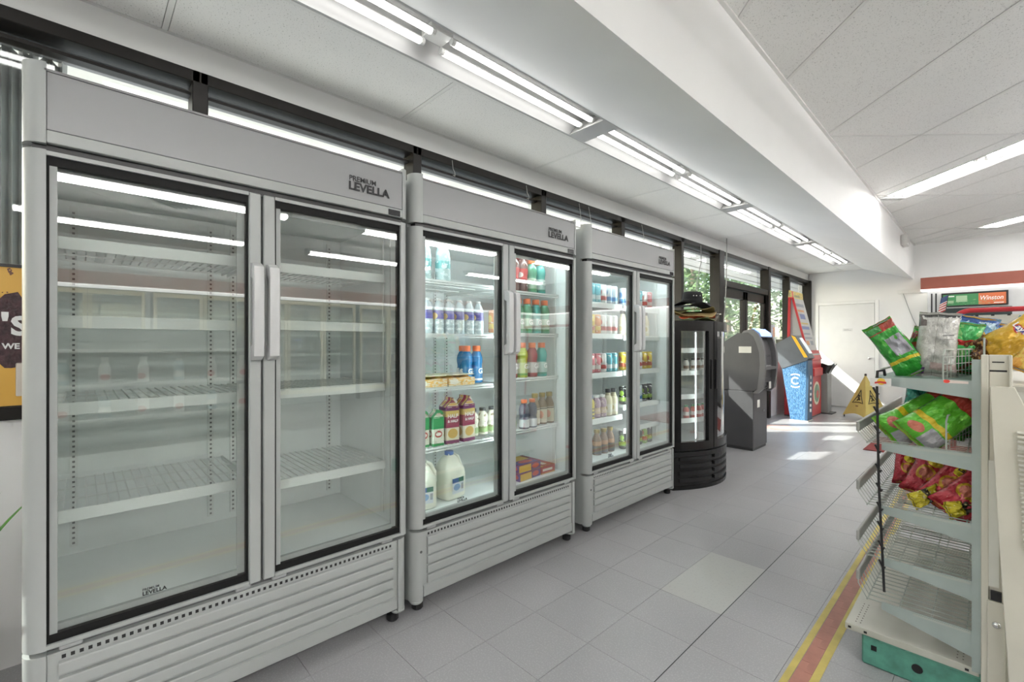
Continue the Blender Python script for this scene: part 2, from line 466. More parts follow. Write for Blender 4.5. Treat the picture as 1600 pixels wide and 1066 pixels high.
struct(G().box(XS, XS+.022, YB, YF, ZR-.012, ZR+.004).obj('trim_1', TBAR), 'white wall angle where the soffit meets the diagonal ceiling', 'trim')

# ---- ceiling lights
TUBE = EM('tube_glow', (1., .985, .96), TUBE_POWER)
HOUS = P('fixture_white', (.42, .42, .415), .35, var=.01)
SOCK = P('socket_white', (.7, .7, .68), .4)
TUBE2 = EM('tube_glow_store', (1., .985, .96), DIAG_POWER)
def make_troffer(name, label, group, L, wd, loc, rz, glow=None):
    """recessed two-lamp fixture, local Y along the lamps, opening at z=0, starts at the origin"""
    t = thing(name, label, 'ceiling light', loc, rz, group)
    h = .105; a = wd/2
    pr = [(-a,0),(-a,h),(a,h),(a,0),(a-.014,0),(a-.055,h-.012),(-a+.055,h-.012),(-a+.014,0)]
    G().prism(pr, 'y', .0, L).obj('housing', HOUS, t)
    for e, sg in ((0, 1), (L, -1)):
        G().prism([(e, 0), (e, h), (e+sg*.012, h), (e+sg*.085, .0), (e+sg*.05, -.001)], 'x', -a+.004, a-.004).obj('end_plate', HOUS, t)
    G().box(-.05, .05, L/2-.06, L/2+.06, .055, h-.012, .004).obj('socket_bar', SOCK, t)
    # LED tube: glowing diffuser below, opaque aluminium back above
    tg = G(); n = 12; r = .0175; Lt = L/2-.17
    arc = [(r*math.cos(PI+PI*k/n), r*math.sin(PI+PI*k/n)) for k in range(n+1)]
    tg.grid(lambda u, v: Vector((arc[round(u*n)][0], v*Lt, arc[round(u*n)][1])), n, 1, flip=True)
    tm = tg.mesh('tube', glow or TUBE, True)
    bm_ = G(); bm_.prism([(r*math.cos(PI*k/8), r*math.sin(PI*k/8)) for k in range(9)], 'y', 0, Lt); bm_ = bm_.mesh('tube_back', SOCK, 'auto')
    cm = G().cyl((0,-.022,0), (0, 0, 0), .0168, 10).mesh('tube_cap', SOCK)
    for sx in (-.045, .05):
        for y0 in (.10, L/2+.07):
            o = link('tube', tm, t, (sx, y0, .034)); link('tube_back', bm_, o); link('tube_cap', cm, o); link('tube_cap', cm, o, (0, Lt+.022, 0))
    return t
lb = [-2.54, 0.0, 2.53, 5.07, 7.60, 10.14]
lbl = ['overhead twin-tube strip light behind the camera end of the window row', 'nearest twin-tube strip light above the large empty cooler', 'twin-tube strip light over the middle and right coolers, second in the row',
       'twin-tube strip light above the black cooler, third in the row', 'farthest twin-tube strip light of the row, near the end wall']
for k in range(5):
    make_troffer('strip_light', lbl[k], 'strip lights in a row along the soffit', lb[k+1]-lb[k], XT1-XT0, ((XT0+XT1)/2, lb[k], ZL), 0)
fl = ['diagonal recessed tube light just out of view above the aisle', 'diagonal recessed tube light right of the soffit, largest in view', 'small far diagonal recessed tube light near the end wall']
for k, (c, x0, L) in enumerate(FIX):
    make_troffer('diagonal_light', fl[k], 'diagonal lights in the high ceiling', L, .31, (x0, c-x0, ZR), math.radians(-135), TUBE2)
# fill lights added out of view to brighten the store side and ceiling
HGL = EM('tube_glow_fill', (1., .985, .96), FILL_POWER)
def add_fill_light(label, x, y, z, L):
    t = thing('fill_light', label, 'ceiling light', (x, y, z), None, 'added fill lights over the store aisles')
    G().box(-.07, .07, 0, L, .03, .075, .006).obj('batten', HOUS, t)
    for yy in (.3, L-.3): G().cyl((0, yy, .07), (0, yy, ZR-z+.01), .005, 6).obj('hanger', ZINC, t)
    tm = G().cyl((0, .06, 0), (0, L-.06, 0), .0165, 12).mesh('tube', HGL, True)
    for sx in (-.045, .045): link('tube', tm, t, (sx, 0, .0))
    for yy in (.03, L-.03): G().box(-.07, .07, yy-.025, yy+.025, -.02, .035, .004).obj('lamp_holder', SOCK, t)
for k, (x, y) in enumerate(((2.1, -3.9), (2.1, -.6), (2.1, 2.7), (2.1, 6.0), (4.1, -3.9), (4.1, -.6), (4.1, 2.7), (4.1, 6.0))):
    add_fill_light('%s added bare-tube fill light from the camera end, %s aisle' % (ORD[k % 4], ('near', 'far')[k//4]), x, y, 2.76, 2.44)
# emergency light on the soffit face
em = thing('emergency_light', 'small white emergency light unit on the soffit face', 'emergency light', (XS, 9.38, 2.79))
G().box(.0, .085, -.14, .14, 0, .165, .02, 2).obj('case', P('case_white', (.62, .62, .60), .5), em, 'auto')
G().box(.084, .09, -.10, .10, .03, .13, .002).obj('lens', P('case_lens', (.5, .5, .49), .3), em)
# ceiling air diffuser (seen mirrored in the cooler doors)
dv = thing('ceiling_diffuser', 'square white louvred air diffuser in the high ceiling', 'air vent', (3.3, .9, ZR), PI/4)
G().box(-.32, .32, -.32, .32, -.012, -.002, .003).obj('plate', TBAR, dv)
sl = G().box(-.25, .25, -.012, .012, -.03, -.012).mesh('louvre', P('louvre_dark', (.06, .06, .06), .6))
for k in range(8): link('louvre', sl, dv, (0, -.23+k*.066, 0))

# ---- windows
MULL = [-3.2, -2.0, -.79, .415, 1.605, 2.83, 4.03, 5.33]
def win_bay(n, y0, y1, label):
    o = thing('window_%d' % n, label, 'window', (XW, y0, SILL)); o['kind'] = 'structure'
    L = y1-y0
    G().box(-.075, .035, 0, L, HEAD-SILL-.055, HEAD-SILL, .003).obj('head_frame', FRAME, o)
    G().box(-.075, -.02, 0, L, HEAD-SILL-.10, HEAD-SILL-.085).obj('glazing_bead', FRAME, o)
    G().box(-.075, .035, 0, L, 0, .05, .003).obj('sill_frame', FRAME, o)
    G().box(-.085, .035, -.032, .032, 0, HEAD-SILL, .003).obj('mullion', FRAME, o)
    G().box(-.05, -.044, .03, L-.03, .04, HEAD-SILL-.04).obj('pane', WGLASS, o)
    return o
bays = list(zip(MULL, MULL[1:]+[DOOR0-.06]))
wl = ['window bay behind the camera', 'second window bay behind the camera end', 'window bay with the folded grey shutter left of the large cooler', 'window bay behind the large empty cooler', 'window bay above the gap between first two coolers', 'window bay above the middle cooler right end',
      'window bay above the right grey cooler', 'window bay between right cooler and entrance, above the hats']
for k, (a, b) in enumerate(bays): win_bay(k+1, a, b, wl[k])
win_bay(9, DOOR1+.10, 9.60, 'bright window bay just past the entrance with a paper poster')
win_bay(10, 9.60, 10.98, 'last window bay in the corner beside the white door')
tr = G().box(XW-.09, XW+.06, 10.90, 10.985, SILL, HEAD, .003).obj('trim_2', FRAME); struct(tr, 'dark end mullion of the last window at the corner', 'trim')
struct(G().box(XW-.09, XW+.05, DOOR0-.16, DOOR0, 0, HEAD, .004).obj('trim_3', FRAME), 'dark bronze post on the near side of the entrance', 'trim')
struct(G().box(XW-.09, XW+.05, DOOR1, DOOR1+.10, 0, HEAD, .004).obj('trim_4', FRAME), 'dark bronze post on the far side of the entrance', 'trim')
dr = thing('door_1', 'bronze framed double glass entrance door with transom', 'door', (XW, DOOR0, 0)); dr['kind'] = 'structure'
DW = DOOR1-DOOR0
G().box(-.08, .04, 0, DW, 2.07, 2.16, .004).obj('transom_bar', FRAME, dr)
G().box(-.08, .04, 0, DW, HEAD-.055, HEAD, .004).obj('head_frame', FRAME, dr)
G().box(-.05, -.044, 0, DW, 2.15, HEAD-.05).obj('transom_pane', WGLASS, dr)
for k in range(2):
    a = .01+k*DW/2; b = a+DW/2-.02
    lf = G().box(-.05, 0, a, a+.09, .02, 2.06, .003).box(-.05, 0, b-.09, b, .02, 2.06, .003).box(-.05, 0, a, b, 1.93, 2.06, .003).box(-.05, 0, a, b, .02, .22, .003).obj('door_leaf', FRAME, dr)
    G().box(-.028, -.022, a+.08, b-.08, .2, 1.95).obj('pane', WGLASS, lf)
    hy = b-.05 if k == 0 else a+.05
    G().tube([(.0, hy, .85), (.05, hy, .85), (.05, hy, 1.2), (0, hy, 1.2)], .011, 8).obj('pull_handle', P('bronze_pull', (.10, .09, .08), .3, metal=.7), lf, True)
# ---- white door in the end wall
d2 = thing('door_2', 'closed white door with a small sign and round knob in the end wall', 'door', (-2.44, YF, 0)); d2['kind'] = 'structure'
DWH = P('door_white', (.78, .78, .77), .45, var=.02)
G().box(0, .90, -.022, 0, .01, 2.03, .004).obj('leaf', DWH, d2)
fm = G().box(-.06, -.005, -.035, 0, 0, 2.09, .004).box(.905, .965, -.035, 0, 0, 2.09, .004).box(-.005, .905, -.035, 0, 2.035, 2.09, .004).obj('door_frame', WHITE, d2)
kn = G().lathe([(.028,0),(.028,.008),(.012,.012),(.012,.04),(.03,.055),(.031,.07),(.02,.082),(.001,.084)], 14).obj('knob', CHROME, d2, True, (.83, -.022, .98), (PI/2, 0, 0))
sg = G().box(.40, .56, -.027, -.022, 1.50, 1.56).obj('sign_plate', P('plate_pale', (.68, .68, .67), .5), d2)
for k in range(2): G().box(.42, .54-.04*k, -.0276, -.0268, 1.519+.016*k, 1.526+.016*k).obj('print_line', P('sign_grey', (.35, .35, .35), .5), sg)

# ---- outside
CONC = SPECK('pavement', (.45, .44, .42), (.36, .35, .34), 40., .6, .9, .1)
struct(G().box(-40, XW-.18, -30, 45, -.15, -.03).obj('ground_outside', CONC), 'sunlit pavement outside the windows', 'ground')
ca = struct(G().box(-4.17, XW-.18, -14, 26, 2.76, 2.95).obj('canopy', P('canopy_white', (.62, .61, .58), .7, var=.03)), 'white canopy roof outside over the windows', 'canopy')
for k in range(4):
    G().box(-3.0-k*.33, -2.985-k*.33, -14, 26, 2.745, 2.76).obj('soffit_rib', P('rib_white', (.48, .47, .45), .7), ca)
G().box(-2.95, -2.83, -14, 26, 2.55, 2.76).obj('header_beam', P('beam_grey', (.20, .20, .21), .6), ca)

# ================================================================== GREY GLASS-DOOR COOLERS
FXF = -1.835; FW, FD, FH = 1.205, .70, 2.05
def wires(x0, x1, y0, y1, z, nx=16, nd=3, r=.0018):
    """wire shelf: thin rods across the depth on a few cross rods"""
    g = G()
    n = int((y1-y0)/.026)
    for k in range(n+1):
        yy = y0+(y1-y0)*k/n; g.box(x0, x1, yy-r, yy+r, z-2*r, z)
    for k in range(nd+1):
        xx = x0+(x1-x0)*k/nd; g.box(xx-.0025, xx+.0025, y0, y1, z-.009, z-2*r)
    return g
def post_prism(g, u0, u1, z0, z1, side, r=.045, d=.06):
    """front corner post with one rounded vertical edge; side -1 = at u0, +1 = at u1"""
    pts = [(-d, u0), (-d, u1)]
    if side > 0:
        pts = [(-d, u1)] ; pts = [(-d, u0), (0, u0)]+[(-r+r*math.sin(t), u1-r+r*math.cos(t)) for t in [PI/2*(1-k/7) for k in range(8)]]+[(-d, u1)]
    else:
        pts = [(-d, u1), (0, u1)]+[(-r+r*math.sin(t), u0+r-r*math.cos(t)) for t in [PI/2*(1-k/7) for k in range(8)]]+[(-d, u0)]
    g.prism(pts, 'z', z0, z1)
    return g
HANDLE = P('handle_grey', (.56, .57, .57), .3, var=.02)
DISP = P('display_black', (.015, .015, .018), .12)
LED = EM('led_strip', (.86, .97, 1.), LED_POWER)
def cooler(y0, label, levels, strip, lit, W=FW, wire=True, zoff=0., rz=0.):
    t = thing('display_cooler', label, 'cooler', (FXF, y0, 0), rz, 'grey two-door display coolers')
    D = FD
    G().box(-D, -.06, 0, .03, .05, 2.03).box(-D, -.06, W-.03, W, .05, 2.03).box(-D, -D+.03, .03, W-.03, .05, 2.03).box(-D+.03, -.07, .03, W-.03, .05, .415).box(-D+.03, -.06, .03, W-.03, 1.83, 2.03).obj('cabinet', GREY, t)
    lp = LINER
    G().box(-D+.03, -.06, .03, .036, .42, 1.83).box(-D+.03, -.06, W-.036, W-.03, .42, 1.83).box(-D+.03, -D+.038, .036, W-.036, .42, 1.83).box(-D+.03, -.06, .03, W-.03, .415, .43).box(-D+.03, -.06, .03, W-.03, 1.822, 1.83).obj('liner', lp, t)
    # header
    G().box(-.06, -.003, .05, W-.028, 1.866, 2.03, .002).obj('header_panel', GREYP, t)
    G().box(-.06, -.02, .02, W-.02, 1.80, 1.832).obj('gap_liner', BLACK, t)
    G().box(-.06, 0, .05, W-.028, 1.829, 1.864, .002).obj('header_strip', GREY, t)
    G().box(-D, -.0, .045, W-.03, 2.03, 2.037).obj('top_trim', P('trim_grey', (.25, .25, .25), .4), t)
    post_prism(G(), 0, .0495, 1.826, 2.055, -1).obj('header_post', GREY, t, 'auto')
    post_prism(G(), W-.0275, W, 1.826, 2.052, 1, .024).obj('header_post', GREY, t, 'auto')
    dp = G().box(-.003, .0025, W-.098, W-.04, 1.831, 1.856, .001).obj('temperature_display', DISP, t)
    text('PREMIUM', .030, INK, t, (.0005, W-.277, 1.941), FX, 'logo_lettering', .0002, .0004, sx=.98)
    text('LEVELLA', .047, INK, t, (.0005, W-.279, 1.903), FX, 'logo_lettering', .0016, .0004, sx=1.05)
    # doors
    M = W/2
    for k in range(2):
        a, b = (0., M-.0035) if k == 0 else (M+.0035, W)
        oa, ob = (.0495, .040) if k == 0 else (.040, .036)
        g = G()
        if k == 0:
            post_prism(g, a, a+oa, .392, 1.808, -1); g.box(-.06, 0, b-ob, b, .392, 1.806, .004)
        else:
            g.box(-.06, 0, a, a+oa, .392, 1.806, .004); post_prism(g, b-ob, b, .392, 1.808, 1, .026)
        g.box(-.06, -.002, a+oa, b-ob, 1.794, 1.806).box(-.06, -.002, a+oa, b-ob, .392, .404)
        dr = g.obj('door', GREY, t, 'auto')
        i0, i1 = a+oa, b-ob
        G().box(-.045, -.012, i0, i0+.006, .404, 1.794).box(-.045, -.012, i1-.006, i1, .404, 1.794).box(-.045, -.012, i0+.006, i1-.006, 1.768, 1.794).box(-.045, -.012, i0+.006, i1-.006, .404, .428).obj('gasket', RUBBER, dr)
        G().box(-.046, -.014, i0+.006, i0+.022, .428, 1.768).box(-.046, -.04, i1-.03, i1-.006, .428, 1.768).box(-.046, -.04, i0+.022, i1-.03, 1.752, 1.768).box(-.046, -.03, i0+.022, i1-.03, .428, .446).obj('inner_seal', P('seal_grey', (.36, .38, .37), .4), dr)
        G().box(-.024, -.019, i0+.004, i1-.004, .42, 1.775).obj('glass', DGLASS, dr)
        hy = b-.018 if k == 0 else a+.026
        hx = .030
        hp = [(hx-.014, 1.2), (hx+.012, 1.215), (hx+.016, 1.25), (hx+.016, 1.50), (hx+.012, 1.535), (hx-.014, 1.55), (-.002, 1.55), (-.002, 1.50), (hx-.012, 1.49), (hx-.012, 1.26), (-.002, 1.25), (-.002, 1.2)]
        G().prism(hp, 'y', hy-.017, hy+.017, .004).obj('handle', HANDLE, dr, 'auto')
        if k == 0:
            text('PREMIUM', .011, INK, dr, (-.0185, a+.262, .4735), FX, 'logo_lettering', .0001, .0003, sx=.95)
            text('LEVELLA', .0165, INK, dr, (-.0185, a+.262, .4595), FX, 'logo_lettering', .0005, .0003, sx=1.0)
    G().box(-.065, -.03, .05, W-.05, .36, .395).obj('hinge_rail', P('shadow_grey', (.17, .175, .175), .5), t)
    for u in (.10, M-.06, M+.06, W-.10):
        G().box(-.04, -.004, u-.025, u+.025, .378, .392, .003).obj('hinge', P('hinge_zinc', (.45, .46, .46), .35, metal=.6), t)
    # base
    post_prism(G(), 0, .0495, .055, .378, -1).obj('base_post', GREY, t, 'auto')
    post_prism(G(), W-.0495, W, .055, .378, 1).obj('base_post', GREY, t, 'auto')
    for u, nm in ((.022, -1), (W-.022, 1)):
        G().lathe([(.001, .040), (.026, .040), (.032, .047), (.032, .055), (.001, .055)], 14).obj('end_cap', GREY, t, True, (-.034, u+.012*(-nm), 0))
        G().cyl((-.003, 0, 0), (.0012, 0, 0), .0065, 10).obj('screw', P('screw_dark', (.12, .12, .12), .3, metal=.6), t, False, (-.001 if nm < 0 else -.004, u+.018*(-nm), .285))
    G().box(-.06, -.008, .0495, W-.0495, .068, .374, .002).obj('kick_panel', GREY, t)
    rib = G().prism([(-.009, 0), (.003, .002), (.0045, .006), (.0045, .033), (.003, .037), (-.009, .039)], 'y', .075, W-.075).mesh('rib', GREY)
    for k in range(5): link('rib', rib, t, (0, 0, .128+k*.045))
    G().prism([(-.008, .066), (.0, .072), (.0, .118), (-.008, .124)], 'y', .055, W-.055).obj('rib', GREY, t)
    g = G(); n = 56
    for k in range(n):
        u = .085+(W-.17)*k/(n-1); g.box(-.009, -.0074, u-.0045, u+.0045, .353, .3635)
    tag(g.obj('vent_slots', BLACK, t), kind='stuff')
    # feet
    for fx, fu in ((-.05, .05), (-.05, W-.05), (-D+.08, .06), (-D+.08, W-.06)):
        ft = G().lathe([(.001, 0), (.022, 0), (.027, .006), (.027, .03), (.02, .036), (.001, .036)], 12).obj('foot', BLACK, t, False, (fx, fu, 0))
        G().cyl((0,0,.036), (0,0,.056), .006, 8).obj('stem', ZINC, ft)
    # shelf standards and shelves
    sm = G().box(-.008, 0, -.012, .012, .46, 1.80).mesh('shelf_standard', SHELFW)
    hm = G()
    for k in range(66): hm.box(-.0005, .0006, -.004, .004, .47+k*.02, .478+k*.02)
    hm = hm.mesh('slots', P('slot_dark', (.12, .12, .12), .6))
    for u in (.10, M-.045, M+.045, W-.10):
        so_ = link('shelf_standard', sm, t, (-D+.046, u, 0)); tag(link('slots', hm, so_), kind='stuff')
    for fx in (-.16,):
        for u, rz_ in ((.036, 0), (W-.036, PI)):
            so_ = link('shelf_standard', sm, t, (fx, u+(.004 if rz_ == 0 else -.004), 0), (0, 0, PI/2 if rz_ else -PI/2)); tag(link('slots', hm, so_), kind='stuff')
    for side, zs in enumerate(levels):
        a, b = (.048, M-.008) if side == 0 else (M+.008, W-.048)
        for z in zs:
            if strip:
                sh = G().box(-.128, -.12, a, b, z-.036, z+.003, .001).box(-.60, -.12, a, a+.006, z-.016, z).box(-.60, -.12, b-.006, b, z-.016, z).obj('shelf', SHELFW, t)
            else:
                sh = G().box(-.125, -.12, a, b, z-.006, z+.001).box(-.125, -.12, a, b, z-.02, z-.014).box(-.60, -.12, a, a+.006, z-.012, z).box(-.60, -.12, b-.006, b, z-.012, z).obj('shelf', SHELFW, t)
            tag(wires(-.60, -.125, a+.006, b-.006, z).obj('wire_grid', SHELFW, sh), kind='stuff')
    if lit:
        G().box(-.085, -.075, .038, .046, .50, 1.76).obj('light_strip', LED, t)
        G().box(-.078, -.068, M-.010, M+.010, .50, 1.76).obj('light_strip', LED, t)
        G().box(-.11, -.08, .08, W-.08, 1.812, 1.821).obj('light_strip', LED, t)
    return t
C1Y, C2Y, C3Y = -.12, 1.115, 2.425
cooler(C1Y, 'largest nearest grey two-door glass cooler, empty shelves', [[1.586, 1.344, 1.075, .745], [1.58, 1.35, 1.075, .712]], True, False)
cooler(C2Y, 'middle grey two-door glass cooler holding milk, cartons and sports drinks', [[1.587, 1.311, 1.031, .727], [1.577, 1.323, 1.05, .74]], False, True)
cooler(C3Y, 'right grey two-door glass cooler stocked with cans, next to black cooler', [[1.556, 1.33, 1.045, .715], [1.55, 1.32, 1.05, .78, .60]], True, True, 1.212)

# ================================================================== COOLER CONTENTS
def rel(a, b, k): return a+(b-a)*k
def bottle_proto(kind, body_mat, cap_mat, h=.2, r=.033, name='bottle', label='', cat='bottle', group=None):
    """a bottle with body and cap; kinds: sport, water, glass, juice, can, energy"""
    t = thing(name, label, cat, (0, 0, -50), None, group)
    if kind == 'sport':
        pr = [(.001,0),(.9,0),(1,.02),(1,.36),(.9,.42),(.9,.5),(1,.56),(1,.66),(.9,.74),(.6,.84),(.5,.86)]
        cap = [(.62,.85),(.66,.86),(.66,.98),(.6,1.),(.001,1.)]
    elif kind == 'water':
        pr = [(.001,0),(.92,0),(1,.03),(.96,.1),(1,.15),(.95,.22),(1,.28),(1,.52),(.95,.6),(.9,.72),(.62,.86),(.36,.92),(.36,.94)]
        cap = [(.40,.935),(.42,.94),(.42,.995),(.40,1.),(.001,1.)]
    elif kind == 'glass':
        pr = [(.001,0),(.95,0),(1,.03),(1,.52),(.95,.62),(.6,.78),(.52,.82),(.52,.87)]
        cap = [(.60,.865),(.63,.87),(.63,.99),(.6,1.),(.001,1.)]
    elif kind == 'juice':
        pr = [(.001,0),(.95,0),(1,.04),(1,.30),(.88,.36),(.88,.44),(1,.50),(1,.68),(.8,.80),(.5,.86),(.5,.89)]
        cap = [(.58,.885),(.6,.89),(.6,.99),(.56,1.),(.001,1.)]
    elif kind == 'can':
        pr = [(.001,.01),(.7,0),(.9,.02),(1,.06),(1,.9),(.86,.96)]
        cap = [(.86,.955),(.88,.965),(.86,.985),(.8,.975),(.001,.975)]
    else:
        pr = [(.001,.01),(.7,0),(1,.05),(1,.92),(.8,.975)]
        cap = [(.80,.97),(.82,.98),(.8,.995),(.74,.985),(.001,.985)]
    G().lathe([(a*r, b*h) for a, b in pr], 14).obj('body', body_mat, t, True)
    G().lathe([(a*r, b*h) for a, b in cap], 12).obj('cap' if kind not in ('can', 'energy') else 'lid', cap_mat, t, 'auto')
    return t
PROTO = {}
def put(key, x, y, z, label, group, rz=None):
    root, used = PROTO[key]
    rz = random.uniform(-.4, .4) if rz is None else rz
    if not used:
        root.location = (x, y, z); root.rotation_euler = (0, 0, rz); root['label'] = label; root['group'] = group; PROTO[key][1] = True
        return root
    return dup(root, (x, y, z), rz, label, group)
def proto(key, t): PROTO[key] = [t, False]
CAPO = P('cap_orange', (.80, .17, .04), .4); CAPW = P('cap_white', (.75, .75, .72), .4); CAPB = P('cap_black', (.03, .03, .03), .4); CAPG = P('cap_gold', (.30, .22, .05), .35, metal=.5)
CAPR = P('cap_red', (.45, .03, .03), .4); CAPT = P('cap_teal', (.05, .30, .30), .4); ALU = P('can_aluminium', (.72, .73, .74), .25, metal=.9)
def sportmat(nm, liq, lab=(.72, .72, .68), acc=(.15, .4, .15)):
    return PRINT(nm, liq, [('r', 0, 1, .08, .50, lab), ('r', 0, 1, .08, .14, acc), ('e', .2, .36, .05, .09, (.95, .95, .92)), ('e', .7, .36, .05, .09, (.95, .95, .92))], .25, coat=.4)
SPORT = {'blue': ((.02, .18, .42), (.05, .2, .42), (.8, .8, .8)), 'red': ((.30, .02, .03), (.55, .5, .5), (.4, .05, .05)), 'lime': ((.42, .50, .04), (.50, .55, .25), (.2, .4, .1)), 'teal': ((.03, .35, .30), (.45, .6, .56), (.05, .3, .2)), 'green': ((.08, .34, .20), (.42, .56, .42), (.05, .3, .1))}
for k, (a, b, c) in SPORT.items():
    bt = bottle_proto('sport', sportmat('sport_'+k, a, b, c), CAPO, .215, .036, 'sports_drink', '', 'bottle')
    text('G', .042, LETW, bt, (-.0, -.0365, .055), FY, 'letter_mark', .001, .0006, 'CENTER')
    text('G', .042, LETW, bt, (.0365, 0, .055), FX, 'letter_mark', .001, .0006, 'CENTER')
    proto('sport_'+k, bt)
proto('water', bottle_proto('water', PRINT('water_pet', (.42, .58, .58), [('r', 0, 1, .32, .52, (.10, .42, .42)), ('n', 9, .56, (.72, .85, .86))], .12, coat=.6), CAPT, .215, .042, 'water_bottle'))
proto('smallwater', bottle_proto('water', PRINT('water_small', (.52, .60, .62), [('r', 0, 1, .44, .70, (.10, .09, .34)), ('e', .25, .53, .10, .10, (.75, .55, .2)), ('e', .75, .53, .10, .10, (.78, .6, .3)), ('n', 10, .58, (.85, .9, .9), 0, .4)], .15, coat=.5), CAPW, .185, .031, 'water_bottle'))
proto('coffee', bottle_proto('glass', PRINT('coffee_glass', (.20, .13, .06), [('r', 0, 1, .06, .62, (.66, .60, .46)), ('e', .25, .35, .1, .14, (.75, .35, .25)), ('e', .75, .35, .1, .14, (.75, .35, .25)), ('r', 0, 1, .56, .6, (.1, .07, .05))], .25, coat=.5), CAPG, .20, .034, 'coffee_bottle'))
proto('juice', bottle_proto('juice', PRINT('juice_dark', (.05, .06, .10), [('r', 0, 1, .06, .36, (.55, .56, .56)), ('e', .25, .6, .1, .08, (.3, .1, .08))], .25, coat=.4), CAPO, .175, .033, 'juice_bottle'))
proto('milkshake', bottle_proto('juice', PRINT('shake_cream', (.62, .60, .50), [('r', 0, 1, .1, .34, (.25, .36, .14)), ('n', 8, .6, (.2, .14, .08))], .35), CAPB, .15, .032, 'shake_bottle'))
proto('soda', bottle_proto('juice', PRINT('soda_dark', (.10, .03, .02), [('r', 0, 1, .36, .68, (.55, .05, .05)), ('e', .25, .5, .12, .08, (.85, .8, .75)), ('e', .75, .5, .12, .08, (.85, .8, .75))], .2, coat=.5), CAPR, .235, .036, 'soda_bottle'))
CANM = {'silver_blue': ((.55, .62, .66), (.08, .25, .50)), 'yellow': ((.62, .45, .04), (.45, .10, .05)), 'orange': ((.60, .22, .05), (.70, .55, .1)), 'white': ((.72, .72, .70), (.50, .08, .07)), 'dark': ((.03, .03, .03), (.30, .48, .06)), 'teal': ((.12, .40, .46), (.7, .75, .75)), 'pink': ((.60, .20, .22), (.75, .7, .65)), 'lime': ((.30, .50, .06), (.6, .1, .08))}
for k, (a, b) in CANM.items():
    m = PRINT('can_'+k, a, [('r', 0, 1, .18, .40, b), ('e', .2, .62, .09, .16, b), ('e', .7, .62, .09, .16, b), ('n', 6, .62, (.75, .75, .72), .1, .9)], .25, metal=.3)
    proto('can_'+k, bottle_proto('energy', m, ALU, .145, .031, 'drink_can', '', 'can'))
proto('yellowjar', bottle_proto('juice', PRINT('yellow_bottle', (.60, .50, .05), [('r', 0, 1, .1, .2, (.05, .05, .04)), ('r', 0, 1, .28, .38, (.05, .05, .04)), ('r', 0, 1, .46, .52, (.05, .05, .04))], .35), P('cap_blue', (.10, .16, .45), .4), .165, .033, 'yellow_bottle'))
proto('purplejar', bottle_proto('juice', PRINT('purple_bottle', (.34, .22, .28), [('r', 0, 1, .2, .5, (.55, .42, .25)), ('n', 7, .58, (.62, .5, .5))], .3), CAPW, .165, .032, 'juice_bottle'))
proto('whitebottle', bottle_proto('glass', PRINT('white_bottle', (.66, .60, .42), [('r', 0, 1, .15, .5, (.72, .69, .58)), ('e', .25, .33, .1, .12, (.55, .45, .2)), ('e', .75, .33, .1, .12, (.55, .45, .2))], .3), CAPB, .20, .033, 'cream_bottle'))
proto('brownbottle', bottle_proto('glass', PRINT('brown_bottle', (.16, .08, .03), [('r', 0, 1, .05, .4, (.03, .04, .06)), ('r', 0, 1, .44, .62, (.40, .22, .10)), ('e', .25, .2, .1, .1, (.7, .7, .68))], .2, coat=.5), CAPG, .185, .036, 'brown_bottle'))

X1, X2, X3 = -2.006, -2.075, -2.16
# middle cooler, left door
mid, rgt = 'middle cooler', 'right grey cooler'
for k, u in enumerate((.125, .245)):
    put('water', X1, C2Y+u+.035, 1.588, 'large clear water bottle, %s of two on top shelf of the middle cooler' % ('left' if k == 0 else 'right'), 'water bottles on the top shelf')
for r_ in range(2):
    for k in range(7):
        put('smallwater', X1-.075*r_, C2Y+.115+k*.068, 1.312, '%s purple-label water bottle from left, %s row, middle cooler second shelf' % (ORD[k], 'front' if r_ == 0 else 'back'), 'purple label waters on the second shelf')
for k, u in enumerate((.50, .575, .535)):
    put('sport_blue', X1-.08-(.08 if k == 2 else 0), C2Y+u, 1.032, ['blue sports drink with orange cap behind the pastry tray', 'blue sports drink with orange cap nearest the centre post', 'rear blue sports drink behind the other two'][k], 'blue sports drinks', 0)
# pastry trays
def tray(y0, y1, label, key):
    t = thing('pastry_tray', label, 'food tray', (X1+.035, (y0+y1)/2, 1.032), None, 'pastry trays on the third shelf')
    h = (y1-y0)/2
    G().box(-.17, 0, -h, h, 0, .006, .002).obj('base', P('tray_clear', (.70, .66, .55), .2), t)
    G().box(-.0015, .0, -h, h, .004, .045).box(-.17, -.1685, -h, h, .004, .045).obj('wrap', PRINT('wrap_'+key, (.84, .76, .58), [('n', 7, .5, (.84, .48, .12)), ('r', .05, .35, .2, .8, (.88, .84, .74))], .2), t)
    PA = P('pastry_crust', (.72, .38, .10), .5, var=.25, vscale=30)
    n = max(2, int(h*2/.075)); pm = G().lathe([(.001,0),(.034,.002),(.037,.02),(.03,.04),(.012,.05),(.001,.051)], 12).mesh('pastry', PA, True)
    for i in range(n):
        for j in range(2): link('pastry', pm, t, (-.05-.075*j, -h+.037+(2*h-.074)*i/max(1, n-1), .006))
    G().box(-.168, -.001, -h+.002, h-.002, .058, .062, .002).obj('lid', P('tray_lid', (.82, .68, .45), .15, spec=.8), t)
    return t
tray(C2Y+.09, C2Y+.285, 'clear tray of orange pastries at left on third shelf', 'a')
tray(C2Y+.295, C2Y+.47, 'wider clear tray of golden pastries beside the blue sports drinks', 'b')
